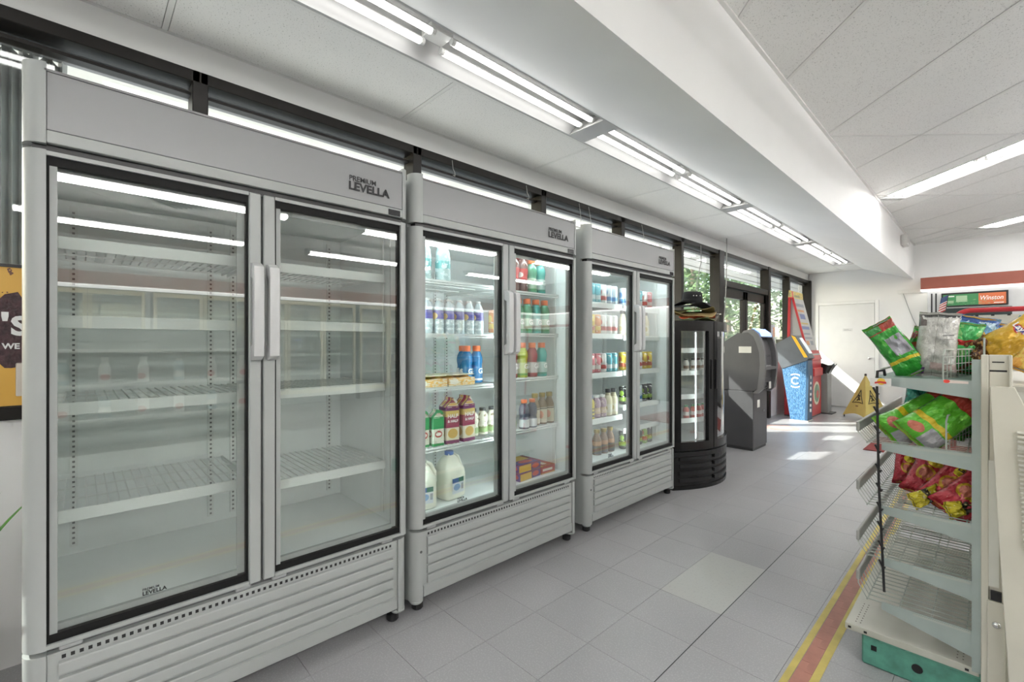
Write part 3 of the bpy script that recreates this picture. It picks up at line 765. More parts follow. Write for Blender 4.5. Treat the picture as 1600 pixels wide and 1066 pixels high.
# gable cartons
def carton(name, label, x, y, z, w, d, h, mat, capm, rz=0, words=None):
    t = thing(name, label, 'carton', (x, y, z), rz, 'cartons on the fourth shelf')
    G().box(-d/2, d/2, -w/2, w/2, 0, h, .003).obj('body', mat, t)
    G().prism([(-w/2, h), (w/2, h), (.004, h+w*.42), (.004, h+w*.6), (-.004, h+w*.6), (-.004, h+w*.42)], 'x', -d/2+.001, d/2-.001).obj('gable_top', mat, t)
    G().cyl((d*.1, .012+w*.1, h+w*.22), (d*.1, .026+w*.1, h+w*.36), .014, 12).obj('screw_cap', capm, t)
    if words:
        for i, (s, zz, sz) in enumerate(words): text(s, sz, LETW, t, (d/2+.001, 0, zz), FX, 'carton_lettering', .0008, .0004, 'CENTER')
    return t
HHM = PRINT('half_carton', (.70, .66, .50), [('r', 0, 1, 0, .10, (.20, .03, .12)), ('r', 0, 1, .44, .74, (.30, .03, .08)), ('r', 0, 1, .74, .9, (.62, .45, .12)), ('r', 0, 1, .9, 1, (.15, .02, .12)), ('e', .5, .28, .36, .13, (.62, .40, .10)), ('r', 0, .05, 0, 1, (.18, .02, .12))], .35)
GCM = PRINT('green_carton', (.62, .62, .52), [('r', 0, 1, .6, 1, (.02, .26, .08)), ('r', 0, 1, 0, .1, (.03, .28, .08)), ('e', .5, .42, .32, .12, (.40, .03, .03)), ('e', .5, .42, .24, .06, (.7, .66, .6)), ('n', 9, .62, (.35, .5, .3), .1, .6)], .35)
carton('cream_carton', 'left purple and cream HALF & HALF carton on fourth shelf', X1-.005, C2Y+.325, .728, .082, .082, .195, HHM, CAPW, -.12, [('HALF', .138, .027), ('& HALF', .114, .019)])
carton('cream_carton', 'right purple and cream HALF & HALF carton, its front facing the aisle', X1+.0, C2Y+.425, .728, .084, .084, .198, HHM, CAPW, .05, [('HALF', .14, .028), ('& HALF', .116, .019)])
carton('juice_carton', 'green topped white carton at far left of fourth shelf', X1-.01, C2Y+.15, .728, .066, .066, .15, GCM, P('cap_green', (.04, .30, .09), .4), .1)
carton('juice_carton', 'green topped white carton next to the cream cartons', X1, C2Y+.235, .728, .066, .066, .148, GCM, P('cap_green', (.04, .30, .09), .4), -.1)
# milk jugs
MILK = P('milk_jug', (.82, .82, .70), .35, var=.02)
def jug(label, x, y, z, rz):
    t = thing('milk_jug', label, 'milk jug', (x, y, z), rz, 'milk jugs in the cooler bottom')
    G().lathe([(.001,.004),(.058,0),(.068,.008),(.070,.02),(.070,.13),(.066,.155),(.052,.185),(.036,.212),(.024,.225),(.021,.228),(.021,.236)], 20, sq=.55).obj('body', MILK, t, True)
    G().lathe([(.0235,.228),(.0245,.23),(.0245,.246),(.023,.248),(.001,.248)], 14).obj('cap', P('cap_blue_milk', (.12, .22, .55), .4), t, 'auto')
    G().tube([(0, .03, .222), (0, .058, .205), (0, .077, .165), (0, .079, .12), (0, .070, .10)], [.012, .013, .013, .013, .012], 8).obj('grip', MILK, t, True)
    G().box(.0705, .0718, -.04, .04, .035, .115).obj('label_sticker', PRINT('milk_label', (.68, .72, .76), [('r', 0, 1, .7, 1, (.08, .14, .36)), ('r', .55, 1, .7, 1, (.06, .18, .12)), ('e', .4, .4, .3, .22, (.25, .42, .68)), ('r', .78, .96, .2, .6, (.35, .38, .42))], .4), t)
    return t
jug('plastic milk jug at left on the middle cooler floor', X1+.01, C2Y+.135, .431, -.15)
jug('plastic milk jug standing right of the other jug', X1-.02, C2Y+.335, .431, .12)
# middle cooler, right door
for k, (nm, u, dx) in enumerate((('soda', .80, 0), ('soda', .875, .0), ('sport_green', .955, 0), ('sport_teal', 1.035, 0), ('soda', .84, -.08), ('soda', .92, -.08), ('soda', 1.0, -.08))):
    put(nm, X1+dx, C2Y+u, 1.578, '%s bottle from left on top shelf behind the right door, middle cooler' % (ORD[k] if k < 4 else 'rear '+ORD[k-4]), 'bottles on the top right shelf', .0)
for k in range(5):
    put('sport_'+('teal', 'green', 'green', 'teal', 'green')[k], X1-.0, C2Y+.755+k*.080, 1.324, '%s green or teal sports drink from left, second shelf, right door' % ORD[k], 'green sports drinks on the second shelf', 0)
for k in range(5):
    put('can_'+('orange',)[0], X2-.05, C2Y+.74+k*.078, 1.324, '%s orange can from left behind the green sports drinks' % ORD[k], 'orange cans behind the sports drinks')
for k, nm in enumerate(('red', 'lime', 'red', 'teal')):
    put('sport_'+nm, X1, C2Y+.785+k*.088, 1.051, ['red sports drink at left of third shelf, right door', 'lime sports drink between two red ones', 'second red sports drink, right of the lime one', 'teal sports drink at right end of third shelf'][k], 'mixed sports drinks on the third shelf', 0)
for k, (nm, u) in enumerate((('milkshake', .79), ('juice', .86), ('juice', .93), ('coffee', .998), ('coffee', 1.066), ('coffee', 1.134))):
    put(nm, X1+(.03 if nm == 'juice' else -.01), C2Y+u, .741, ['cream shake bottle at left of fourth shelf, right door', 'orange-capped dark juice bottle, left one', 'orange-capped dark juice bottle, right one', 'gold-capped coffee bottle, left of three', 'gold-capped coffee bottle, middle of three', 'gold-capped coffee bottle, right of three'][k], 'small bottles on the fourth shelf', .2)
for k in range(4):
    put('milkshake', X1-.02, C2Y+.50+k*.07, .741 if k > 1 else .741, '%s cream shake bottle from left behind the centre post' % ORD[k], 'cream shake bottles behind the centre post')
def fbox(label, x, y, z, sx, sy, sz, mat, rz=0):
    o = G().box(-sx/2, sx/2, -sy/2, sy/2, 0, sz, .002).obj('food_box', mat, None, False, (x, y, z), (0, 0, rz))
    return tag(o, label, 'food box', 'boxes on the middle cooler floor')
BXM = PRINT('box_purple', (.10, .06, .22), [('r', 0, .55, 0, 1, (.70, .45, .08)), ('e', .75, .5, .16, .3, (.60, .08, .05)), ('r', 0, 1, .85, 1, (.25, .03, .06))], .4)
BXR = PRINT('box_red', (.45, .05, .04), [('r', .1, .8, .35, .65, (.75, .70, .62)), ('r', 0, 1, 0, .15, (.6, .35, .05))], .4)
fbox('purple and yellow food box lying below its twin', X1-.02, C2Y+.88, .431, .16, .20, .05, BXM, .1)
fbox('purple and yellow food box, upper of two stacked', X1-.02, C2Y+.88, .4815, .16, .20, .05, BXM, .04)
fbox('red food box lying right of the purple boxes', X1-.03, C2Y+1.06, .431, .16, .13, .05, BXR, 0)
fbox('short purple box standing left of the stacked boxes', X1+.02, C2Y+.70, .431, .07, .10, .085, BXM, .2)

# right cooler
def row(key_list, y0, dy, z, x, lab, grp):
    for k, nm in enumerate(key_list):
        put(nm, x, y0+k*dy, z, lab % ORD[k], grp)
row(['can_silver_blue', 'can_silver_blue', 'can_teal', 'can_teal', 'can_white', 'can_silver_blue', 'can_silver_blue'], C3Y+.12, .072, 1.556, X1, '%s silver, blue or white can from left, top shelf, right grey cooler', 'cans on the top shelf')
row(['can_yellow', 'can_orange', 'can_yellow', 'can_orange', 'can_white', 'can_white', 'can_white'], C3Y+.12, .072, 1.331, X1, '%s can from left, second shelf, right grey cooler left door', 'cans on the second shelf')
row(['can_lime', 'can_pink', 'can_pink', 'can_pink', 'can_white', 'can_teal', 'can_teal'], C3Y+.12, .072, 1.046, X1, '%s pastel can from left, third shelf, right grey cooler left door', 'cans on the third shelf')
row(['yellowjar', 'yellowjar', 'yellowjar', 'purplejar', 'purplejar', 'whitebottle', 'whitebottle'], C3Y+.11, .074, .716, X1, '%s small bottle from left, fourth shelf, right grey cooler', 'small bottles on the fourth shelf')
row(['brownbottle', 'brownbottle', 'brownbottle'], C3Y+.38, .085, .431, X1-.03, '%s brown bottle from left on the right grey cooler floor', 'brown bottles on the floor of the cooler')
row(['whitebottle']*5, C3Y+.68, .085, 1.321, X1, '%s black-capped cream bottle from left, second shelf, right door', 'cream bottles')
row(['can_yellow', 'can_white', 'can_yellow', 'can_white', 'can_yellow', 'can_yellow'], C3Y+.68, .078, 1.051, X1, '%s pale can from left, third shelf, right door, right cooler', 'pale cans')
row(['can_dark', 'can_silver_blue', 'can_dark', 'can_silver_blue', 'can_dark', 'can_dark'], C3Y+.68, .078, .781, X1, '%s small dark or silver can from left, fourth shelf, right door', 'dark cans')
row(['can_dark', 'can_lime', 'can_lime', 'can_dark', 'can_lime', 'can_dark'], C3Y+.68, .078, .431, X1, '%s black or lime can from left, bottom of right cooler', 'dark cans at the bottom')
row(['can_silver_blue', 'can_pink', 'can_white', 'can_teal', 'can_white', 'can_pink'], C3Y+.68, .078, 1.551, X1, '%s can from left, top shelf, right door, right cooler', 'cans on the top right shelf')
row(['can_silver_blue', 'can_teal', 'can_dark', 'can_dark', 'can_teal', 'can_dark', 'can_silver_blue'], C3Y+.12, .072, 1.331, X2, '%s rear can from left, second shelf, right grey cooler', 'rear cans')

# ================================================================== BLACK CURVED COOLER WITH HATS
CY0, CY1 = 3.68, 4.70
bc = thing('curved_cooler', 'black curved-front two-door cooler with hats on top', 'cooler', (-1.885, CY0, 0))
CW = CY1-CY0; BUL = .19
def arcx(u, off=0.):       # bulging front, u along the width 0..1
    return BUL*(1-(2*u-1)**2)+off
def arc_slab(g, u0, u1, z0, z1, o0, o1, n=10):
    """curved slab between two offsets of the front arc"""
    us = [u0+(u1-u0)*k/n for k in range(n+1)]
    g.prism([(arcx(u, o1), u*CW) for u in us]+[(arcx(u, o0), u*CW) for u in reversed(us)], 'z', z0, z1)
    return g
BKG = P('cooler_black', (.005, .005, .0055), .25, var=.08, spec=.35)
BKS = P('cooler_black_satin', (.013, .013, .014), .35, var=.08, spec=.3)
g = G().box(-.52, -.02, 0, .03, .33, 1.46).box(-.52, -.02, CW-.03, CW, .33, 1.46).box(-.52, -.49, .03, CW-.03, .33, 1.46)
g.prism([(-.52, .0), (-.02, .0)]+[(arcx(k/10, -.03), k/10*CW) for k in range(11)]+[(-.52, CW)], 'z', 1.40, 1.462)
g.obj('cabinet', BKS, bc)
G().prism([(-.49, .03), (-.03, .03)]+[(arcx(k/10, -.06), .03+k/10*(CW-.06)) for k in range(11)]+[(-.49, CW-.03)], 'z', .33, .345).box(-.489, -.483, .03, CW-.03, .345, 1.40).box(-.483, -.05, .031, .036, .345, 1.40).box(-.483, -.05, CW-.036, CW-.031, .345, 1.40).obj('liner', LINER, bc)
g = G(); g.prism([(-.52, 0), (-.02, 0)]+[(arcx(k/14, -.006), k/14*CW) for k in range(15)]+[(-.52, CW)], 'z', .02, .325)
g.obj('base', BKG, bc)
for k in range(4):
    for a, b in ((.05, .355), (.40, .95)):
        arc_slab(G(), a, b, .065+k*.062, .065+k*.062+.03, -.02, .008, 8).obj('grille_louvre', BKS, bc)
arc_slab(G(), .0, 1., .0, .03, -.05, .008, 14).obj('bottom_trim', BKG, bc)
arc_slab(G(), .0, 1., .285, .325, -.02, .012, 14).obj('top_trim', BKS, bc)
for k, (a, b) in enumerate(((.005, .375), (.385, .995))):
    g = G()
    arc_slab(g, a, a+.05, .335, 1.455, -.035, .012, 3); arc_slab(g, b-.06, b, .335, 1.455, -.035, .012, 3)
    arc_slab(g, a+.05, b-.06, 1.37, 1.455, -.035, .012, 8); arc_slab(g, a+.05, b-.06, .335, .41, -.035, .012, 8)
    d = g.obj('door', BKG, bc, 'auto')
    arc_slab(G(), a+.045, b-.055, .40, 1.38, -.012, -.008, 8).obj('glass', DGLASS, d, 'auto')
    hu = b-.03 if k == 0 else a+.025
    G().box(arcx(hu)+.010, arcx(hu)+.022, hu*CW-.008, hu*CW+.008, .86, 1.12, .003).obj('handle', BKS, d)
    u = b-.105 if k == 0 else a+.115
    G().box(arcx(u)-.075, arcx(u)-.068, u*CW-.004, u*CW+.004, .42, 1.36).obj('led_strip', EM('led_cool', (.9, .97, 1.), 1.6), bc)
for z in (.58, .79, 1.0, 1.2):
    sh = G(); sh.prism([(-.48, .04), (-.06, .04)]+[(arcx(j/10, -.10), .04+j/10*(CW-.08)) for j in range(11)]+[(-.48, CW-.04)], 'z', z-.012, z)
    sh = sh.obj('shelf', SHELFW, bc)
    arc_slab(G(), .05, .95, z-.022, z+.02, -.10, -.096, 10).obj('shelf_rail', SHELFW, sh)
proto('mini', bottle_proto('juice', PRINT('mini_red', (.48, .10, .07), [('r', 0, 1, .3, .6, (.72, .66, .62)), ('e', .25, .45, .1, .1, (.4, .04, .04))], .3), P('cap_green2', (.08, .36, .16), .4), .125, .027, 'small_bottle'))
proto('miniw', bottle_proto('juice', PRINT('mini_white', (.68, .68, .64), [('r', 0, 1, .3, .55, (.25, .16, .10)), ('e', .25, .45, .1, .1, (.5, .2, .1))], .3), CAPB, .125, .027, 'small_bottle'))
for r_, (z, key, nm) in enumerate(((.58, 'mini', 'red'), (1.0, 'miniw', 'white'), (.79, 'miniw', 'pale'), (1.2, 'mini', 'red'))):
    if z in (.79, 1.2): continue
    for k in range(10):
        u = .10+k*.085
        put(key, -1.885+arcx(u, -.16), CY0+u*CW, z+.001, '%s %s bottle from left in the black cooler' % (ORD[k], 'green-capped red' if key == 'mini' else 'black-capped white'), 'small bottles in the black cooler')
# hats
def hat(label, x, y, z, r, hc, cols, rz=0., crown=True, tilt=(0, 0), wav=.022, cat='hat'):
    t = thing('bucket_hat', label, cat, (x, y, z), (tilt[0], tilt[1], rz), 'hats piled on the black cooler')
    m, band = cols
    ph = random.uniform(0, 6)
    def brim(u, v):
        a = 2*PI*u; rr = rel(.085, r, v); w_ = wav*v*v*(math.sin(2*a+ph)+.5*math.sin(5*a+ph*2))
        return Vector((rr*math.cos(a), rr*math.sin(a)*.92, .022-.012*v+w_))
    g = G(); g.grid(brim, 32, 5, True); g.grid(lambda u, v: brim(u, v)-Vector((0, 0, .005)), 32, 5, True, True)
    g.grid(lambda u, v: brim(u, 1)-Vector((0, 0, .005*v)), 32, 1, True)
    g.obj('brim', m, t, True)
    if crown:
        G().lathe([(.088, .018), (.09, .03), (.086, hc*.8), (.078, hc*.95), (.06, hc), (.001, hc+.004)], 22).obj('crown', m, t, True)
        G().lathe([(.0905, .024), (.0925, .03), (.0915, .05), (.0895, .055)], 22).obj('hat_band', band, t, True)
        em_ = G().cyl((0,0,0), (.003,0,0), .006, 8).mesh('eyelet', P('eyelet_grey', (.5, .5, .5), .3, metal=.8))
        for a in (-1.2, -.9, -.45): link('eyelet', em_, t, (.086*math.cos(a), .086*math.sin(a), hc*.68), (0, 0, a))
    G().box(-.012, .012, -.001, .001, -.03, .0).obj('price_tag', P('tag_paper', (.75, .73, .68), .6), t, False, (r*.75, r*.5, .02), (.3, .2, .8))
    return t
HB = P('hat_black', (.018, .018, .02), .9, bump=.3, bscale=300); HO = P('hat_olive', (.16, .13, .04), .9, bump=.3, bscale=300); HT = P('hat_tan', (.34, .24, .10), .9, bump=.3, bscale=300)
HG = PRINT('hat_camo', (.24, .28, .10), [('n', 7, .52, (.12, .16, .05)), ('n', 11, .6, (.40, .34, .18))], .9); HR = P('hat_orange', (.70, .10, .02), .85, var=.25, vscale=40); HW = P('hat_stone', (.5, .48, .42), .9, bump=.3, bscale=300)
hx, hy = -1.93, 4.17
hat('pale green camouflage hat at the bottom of the pile', hx-.02, hy+.02, 1.468, .20, .05, (HG, HO), .3, False, (0, 0), .012)
hat('orange and red hat brim showing low in the pile', hx+.01, hy+.06, 1.498, .165, .05, (HR, HR), 1.1, False, (0, 0), .012)
hat('stone grey hat hanging over the front edge of the pile', hx+.045, hy+.20, 1.478, .15, .05, (HW, HW), 2.0, False, (-.35, .25), .02)
hat('tan hat with olive underside in the pile', hx, hy, 1.525, .20, .05, (HT, HO), .2, False, (.05, .05), .02)
hat('olive green hat just under the black hats', hx-.01, hy+.02, 1.55, .205, .06, (HO, HT), 1.9, False, (.0, .08), .022)
hat('flat black hat brim below the topmost hat', hx-.02, hy-.01, 1.598, .20, .06, (HB, HB), .9, False, (.04, .0), .025)
hat('black bucket hat with grey eyelets on top of the pile', hx-.02, hy+.02, 1.625, .165, .125, (HB, HB), .2, True, (.05, .05), .016)

# ================================================================== ATM
AG = P('atm_grey', (.085, .085, .09), .45, metal=.2, var=.06); AG2 = P('atm_trim', (.15, .15, .155), .42, metal=.2, var=.05); AG3 = P('atm_dark', (.05, .05, .053), .4)
at = thing('cash_machine', 'tall dark grey cash machine with curved fascia and blue screen', 'cash machine', (-2.05, 5.70, 0))
ax = 2.05
AD = .46
up = [(-2.40, .70), (-2.40, 1.14), (-2.33, 1.23), (-2.215, 1.305), (-2.096, 1.385), (-2.024, 1.412), (-1.965, 1.425), (-1.91, 1.415), (-1.86, 1.37), (-1.825, 1.28), (-1.80, 1.16), (-1.792, 1.02), (-1.80, .90), (-1.82, .73), (-1.87, .68)]
up = [(a+ax, b) for a, b in up]
G().box(-.35, .135, 0, AD, .03, .70, .008).obj('safe_cabinet', AG, at)
G().box(-.35, .125, .01, AD-.01, 0, .03).obj('plinth', AG3, at)
fr = [(p[0], p[1]) for p in up[5:]]
inn = [(p[0]-.055*(1 if i > 1 else .4), p[1]-.03*(1 if i < 5 else 0)) for i, p in enumerate(fr)]
G().prism([(-.35, .705)]+up[1:5]+inn[:-1]+[(.12, .705)], 'y', .002, AD-.002).obj('housing', AG, at, 'auto')
G().prism(fr+inn[::-1], 'y', -.004, .05).obj('fascia_edge', AG2, at, 'auto')
G().prism(fr+inn[::-1], 'y', AD-.05, AD+.004).obj('fascia_edge', AG2, at, 'auto')
sc_ = G().prism([(.07, 1.428), (.13, 1.432), (.19, 1.385), (.215, 1.33), (.18, 1.33), (.10, 1.39)], 'y', .05, AD-.05).obj('screen_hood', AG3, at)
G().prism([(.10, 1.434), (.135, 1.435), (.196, 1.387), (.212, 1.345), (.205, 1.343), (.19, 1.38), (.132, 1.427)], 'y', .035, AD-.07).obj('screen', EM('screen_blue', (.22, .38, .95), .7), sc_)
G().prism([(.10, 1.0), (.255, .985), (.25, .955), (.10, .97)], 'y', .05, AD-.05).obj('keypad_shelf', AG2, at)
km = G().box(-.012, .012, -.012, .012, 0, .01, .002).mesh('key', P('key_silver', (.5, .5, .5), .35, metal=.5))
for i in range(3):
    for j in range(4): link('key', km, at, (.165+.03*i, .14+.04*j, .993))
G().box(.18, .215, .14, AD-.14, 1.10, 1.13, .004).obj('card_slot', AG3, at)
G().box(.18, .21, .10, AD-.10, .80, .86, .006).obj('cash_tray', AG3, at)
G().box(-.03, .11, -.001, .0022, 1.15, 1.225).obj('label_sticker', P('sticker_white', (.62, .61, .56), .5), at, False, None, (0, 0, 0))
tag(G().box(.135, .137, .12, .20, .50, .59).obj('notice', P('sticker_white2', (.66, .66, .62), .5), at), 'small white paper notice')
tag(G().box(.205, .209, .30, .37, .72, .80).obj('notice', P('sticker_white2', (.66, .66, .62), .5), at), 'small white paper notice')
G().cyl((.136, .33, .45), (.142, .33, .45), .014, 12).obj('lock', CHROME, at)

# ================================================================== BLUE KIOSK, RED COIN MACHINE, BIN
kx = 2.15; ky = 8.45
BT = PRINT('blue_mosaic', (.04, .13, .27), [('n', 28, .52, (.10, .22, .37)), ('n', 17, .58, (.025, .09, .20)), ('n', 40, .64, (.20, .32, .44))], .4)
kz = thing('payment_kiosk', 'blue patterned kiosk with white C emblem and yellow stripe', 'kiosk', (-kx, ky, 0))
KD = .27
G().prism([(a+kx, b) for a, b in ((-2.276, .02), (-2.07, .02), (-2.05, .98), (-2.40, .84))], 'y', 0, KD).obj('lower_body', BT, kz)
G().prism([(a+kx, b) for a, b in ((-2.07, .02), (-2.035, .02), (-2.02, .72), (-2.03, .99), (-2.05, .98))], 'y', .0, KD).obj('front_panel', P('kiosk_navy', (.03, .07, .13), .4), kz)
G().box(-.14, .13, -.01, KD+.01, 0, .02, .004).obj('plinth', P('plinth_grey', (.45, .45, .44), .4), kz)
hd = G().prism([(a+kx, b) for a, b in ((-2.533, 1.16), (-2.50, 1.25), (-2.26, 1.395), (-2.20, 1.39), (-2.00, 1.03), (-2.05, .985), (-2.40, .845))], 'y', -.012, KD+.012).obj('head', P('kiosk_slate', (.09, .10, .115), .35, var=.1), kz)
G().prism([(a+kx, b) for a, b in ((-2.262, 1.394), (-2.205, 1.37), (-2.028, 1.04), (-2.078, 1.035), (-2.23, 1.33))], 'y', -.016, .02).obj('yellow_stripe', P('kiosk_yellow', (.80, .42, .02), .4), hd)
G().prism([(a+kx, b) for a, b in ((-2.17, 1.35), (-2.03, 1.10), (-2.02, 1.105), (-2.16, 1.355))], 'y', .07, KD-.05).obj('screen', EM('kiosk_screen', (.5, .55, .55), .25), hd)
G().box(-.36, -.25, .05, .30, 1.26, 1.33, .01).obj('printer_box', P('kiosk_olive', (.12, .12, .09), .5), hd, False, None, None)
mk = G(); n = 18
def ringarc(g, cx, cz, r0, r1, a0, a1, y0, y1, sx=1.):
    pts = [(cx+sx*r1*math.cos(rel(a0, a1, k/n)), cz+r1*math.sin(rel(a0, a1, k/n))) for k in range(n+1)]+[(cx+sx*r0*math.cos(rel(a0, a1, 1-k/n)), cz+r0*math.sin(rel(a0, a1, 1-k/n))) for k in range(n+1)]
    g.prism(pts, 'y', y0, y1)
ringarc(mk, -.055, .655, .042, .062, .7, 2*PI-.7, -.003, .002); mk.obj('letter_c_mark', LETW, kz)
for a0, a1 in ((.95, PI-.95), (PI+.95, 2*PI-.95)):
    mk = G(); ringarc(mk, -.055, .655, .098, .116, a0, a1, -.003, .002); mk.obj('arc_mark', LETW, kz)
for k, zz in enumerate((.15, .24, .33, .42, .51, .60, .69)):
    G().box(.118+.0, .1345, .11, .15, zz, zz+.05-.012*(k % 2)).obj('print_mark', LETW, kz)
# red coin machine
cm_ = thing('coin_machine', 'red coin counting machine with oval emblem and slanted printed panel', 'coin machine', (-2.2, 8.92, 0))
RED = P('machine_red', (.50, .035, .04), .35, var=.08)
MD = .68
G().box(-.30, .10, 0, MD, .02, .98, .008).obj('cabinet', RED, cm_)
G().box(-.30, .09, .01, MD-.01, 0, .02).obj('plinth', P('plinth_dark', (.1, .1, .1), .5), cm_)
ov = G().cyl((0, 0, 0), (0, 0, .006), .2, 30).obj('oval_emblem', P('emblem_cream', (.66, .62, .48), .45), cm_, False, (.10, .36, .40), (0, PI/2, 0))
G().cyl((0, 0, .006), (0, 0, .009), .155, 30).obj('emblem_green', P('emblem_mix', (.14, .26, .17), .45, var=.4, vscale=9), ov)
G().cyl((.02, .03, .009), (.02, .03, .012), .07, 20).obj('emblem_red', P('emblem_rose', (.5, .08, .07), .45), ov)
G().box(.10, .14, .06, MD-.06, .70, .84, .012).obj('coin_tray', RED, cm_)
pan = [(-.26, .98), (.10, .98), (.085, 1.08), (.02, 1.14), (-.19, 2.04), (-.23, 2.04)]
G().prism(pan, 'y', .025, MD-.025).obj('tower', P('tower_grey', (.40, .40, .39), .5), cm_)
def slant(g, y0, y1, off, a=(.026, 1.14), b=(-.187, 2.05)):
    a, b = Vector(a), Vector(b); d = (b-a).normalized(); nn = Vector((d.y, -d.x))
    p = [a, b, b+nn*off, a+nn*off]; g.prism([(q.x, q.y) for q in p], 'y', y0, y1); return g
pp = slant(G(), .03, MD-.01, .012).obj('printed_panel', P('panel_grey', (.46, .46, .45), .4), cm_)
INKS = [P('print_navy', (.16, .20, .38), .5), P('print_orange', (.58, .28, .12), .5), P('print_slate', (.26, .28, .32), .5), P('print_gold', (.55, .42, .14), .5)]
for k, (v0, v1, y0, y1, c) in enumerate(((.84, .90, .1, .58, 2), (.74, .78, .12, .5, 1), (.60, .70, .18, .48, 0), (.50, .53, .12, .55, 3), (.40, .46, .1, .56, 0), (.30, .33, .12, .5, 2), (.22, .25, .12, .56, 2), (.10, .18, .14, .3, 1), (.10, .18, .38, .56, 2))):
    A = Vector((.026, 1.14)); B = Vector((-.187, 2.05)); q0 = A.lerp(B, v0); q1 = A.lerp(B, v1)
    slant(G(), y0, y1, .0135, q0, q1).obj('print_block', INKS[c], pp)
slant(G(), 0, .03, .03).obj('red_edge', RED, cm_)
G().prism([(-.26, .98), (-.215, .98), (-.20, 2.06), (-.235, 2.06)], 'y', -.005, .025).obj('red_edge', RED, cm_)
G().prism([(.026, 1.14), (.06, 1.14), (.115, .98), (.07, .98)], 'y', -.002, MD).obj('red_shoulder', RED, cm_)
G().prism([(-.24, 2.05), (-.175, 2.05), (-.185, 2.17), (-.225, 2.19)], 'y', .0, MD-.02).obj('topper_sign', PRINT('topper', (.68, .52, .16), [('n', 9, .55, (.35, .38, .22)), ('r', .2, .5, .2, .7, (.30, .30, .18)), ('r', 0, 1, 0, .12, (.6, .1, .1))], .5), cm_)
# bin
bn = thing('waste_bin', 'grey open waste bin with black liner beside the coin machine', 'bin', (-2.17, 9.68, 0))
BG = P('bin_grey', (.22, .23, .22), .5)
G().box(-.15, .15, 0, .28, .02, .84, .008).obj('body', BG, bn); G().box(-.15, .22, -.02, .30, 0, .02, .004).obj('foot', P('bin_foot', (.08, .08, .08), .5), bn)
def linr(u, v):
    a = 2*PI*u; rx = .155+.03*v+.02*math.sin(7*a)*v; ry = .145+.02*v+.012*math.cos(6*a)*v
    return Vector((rx*max(-1, min(1, 1.3*math.cos(a)))+.05*v*max(0, math.cos(a)), .14+ry*max(-1, min(1, 1.3*math.sin(a))), .72+.16*v+.02*math.sin(9*a)*v))
G().grid(linr, 40, 3, True).obj('liner', P('liner_black', (.015, .015, .016), .3, bump=.6, bscale=30), bn, True)
# posters in the window, plants at the base
po = G().box(-.003, 0, 0, .28, 0, .42).obj('window_poster', PRINT('poster_paper', (.50, .52, .58), [('r', .62, .95, .5, .9, (.75, .38, .22)), ('r', .06, .5, .1, .45, (.35, .38, .48)), ('n', 12, .6, (.72, .72, .72))], .6), None, False, (XW-.038, 8.72, 1.17))
tag(po, 'pale paper poster with orange corner taped inside the window', 'poster')
# floor decal, mat, wet floor sign
fd = thing('floor_decal', 'faded pink round decal on the floor beside the kiosk', 'floor decal', (-2.18, 7.62, .0004))
G().cyl((0, 0, 0), (0, 0, .0012), .24, 32).obj('disc', P('decal_pink', (.50, .33, .29), .5, var=.12), fd)
G().cyl((0, 0, .0012), (0, 0, .0016), .15, 28).obj('ring', P('decal_pale', (.46, .39, .37), .5), fd)
tag(G().box(0, 1.5, 0, 1.1, .0005, .010, .004).obj('floor_mat', P('mat_red', (.20, .035, .03), .95, var=.2, bump=.6, bscale=200), None, False, (-1.055, 6.73, 0)), 'dark red floor mat behind the snack rack', 'floor mat')
CN = P('cone_yellow', (.62, .50, .16), .5, var=.06)
co = thing('wet_floor_cone', 'yellow pop-up wet floor warning cone in front of the white door', 'warning sign', (-1.47, 9.62, 0), math.radians(54))
def conef(k):
    a = PI/2*k+PI/4
    p0 = Vector((.315*math.cos(a), .315*math.sin(a), .03)); p1 = Vector((.315*math.cos(a+PI/2), .315*math.sin(a+PI/2), .03)); tp = Vector((0, 0, .74))
    def f(u, v):
        b = p0.lerp(p1, u); b = b*(1-.10*math.sin(PI*u)) + Vector((0, 0, .055*math.sin(PI*u)))
        top = tp+(p0.lerp(p1, u)-tp)*.03
        return b.lerp(top, v)
    return f
for k in range(4): G().grid(conef(k), 10, 6).obj('panel', CN, co, True)
G().lathe([(.016, .715), (.018, .73), (.012, .75), (.001, .752)], 10).obj('tip', P('cone_tip', (.05, .05, .05), .4), co, True)
for k in range(4):
    a = PI/2*k+PI/4; G().cyl((.29*math.cos(a), .29*math.sin(a), 0), (.29*math.cos(a), .29*math.sin(a), .045), .008, 8).obj('foot', BLACK, co)
def on_panel(k, u, v, off=.004):
    f = conef(k); p = f(u, v); du = f(min(1, u+.01), v)-f(max(0, u-.01), v); dv = f(u, min(1, v+.01))-f(u, max(0, v-.01))
    return p+du.cross(dv).normalized()*off
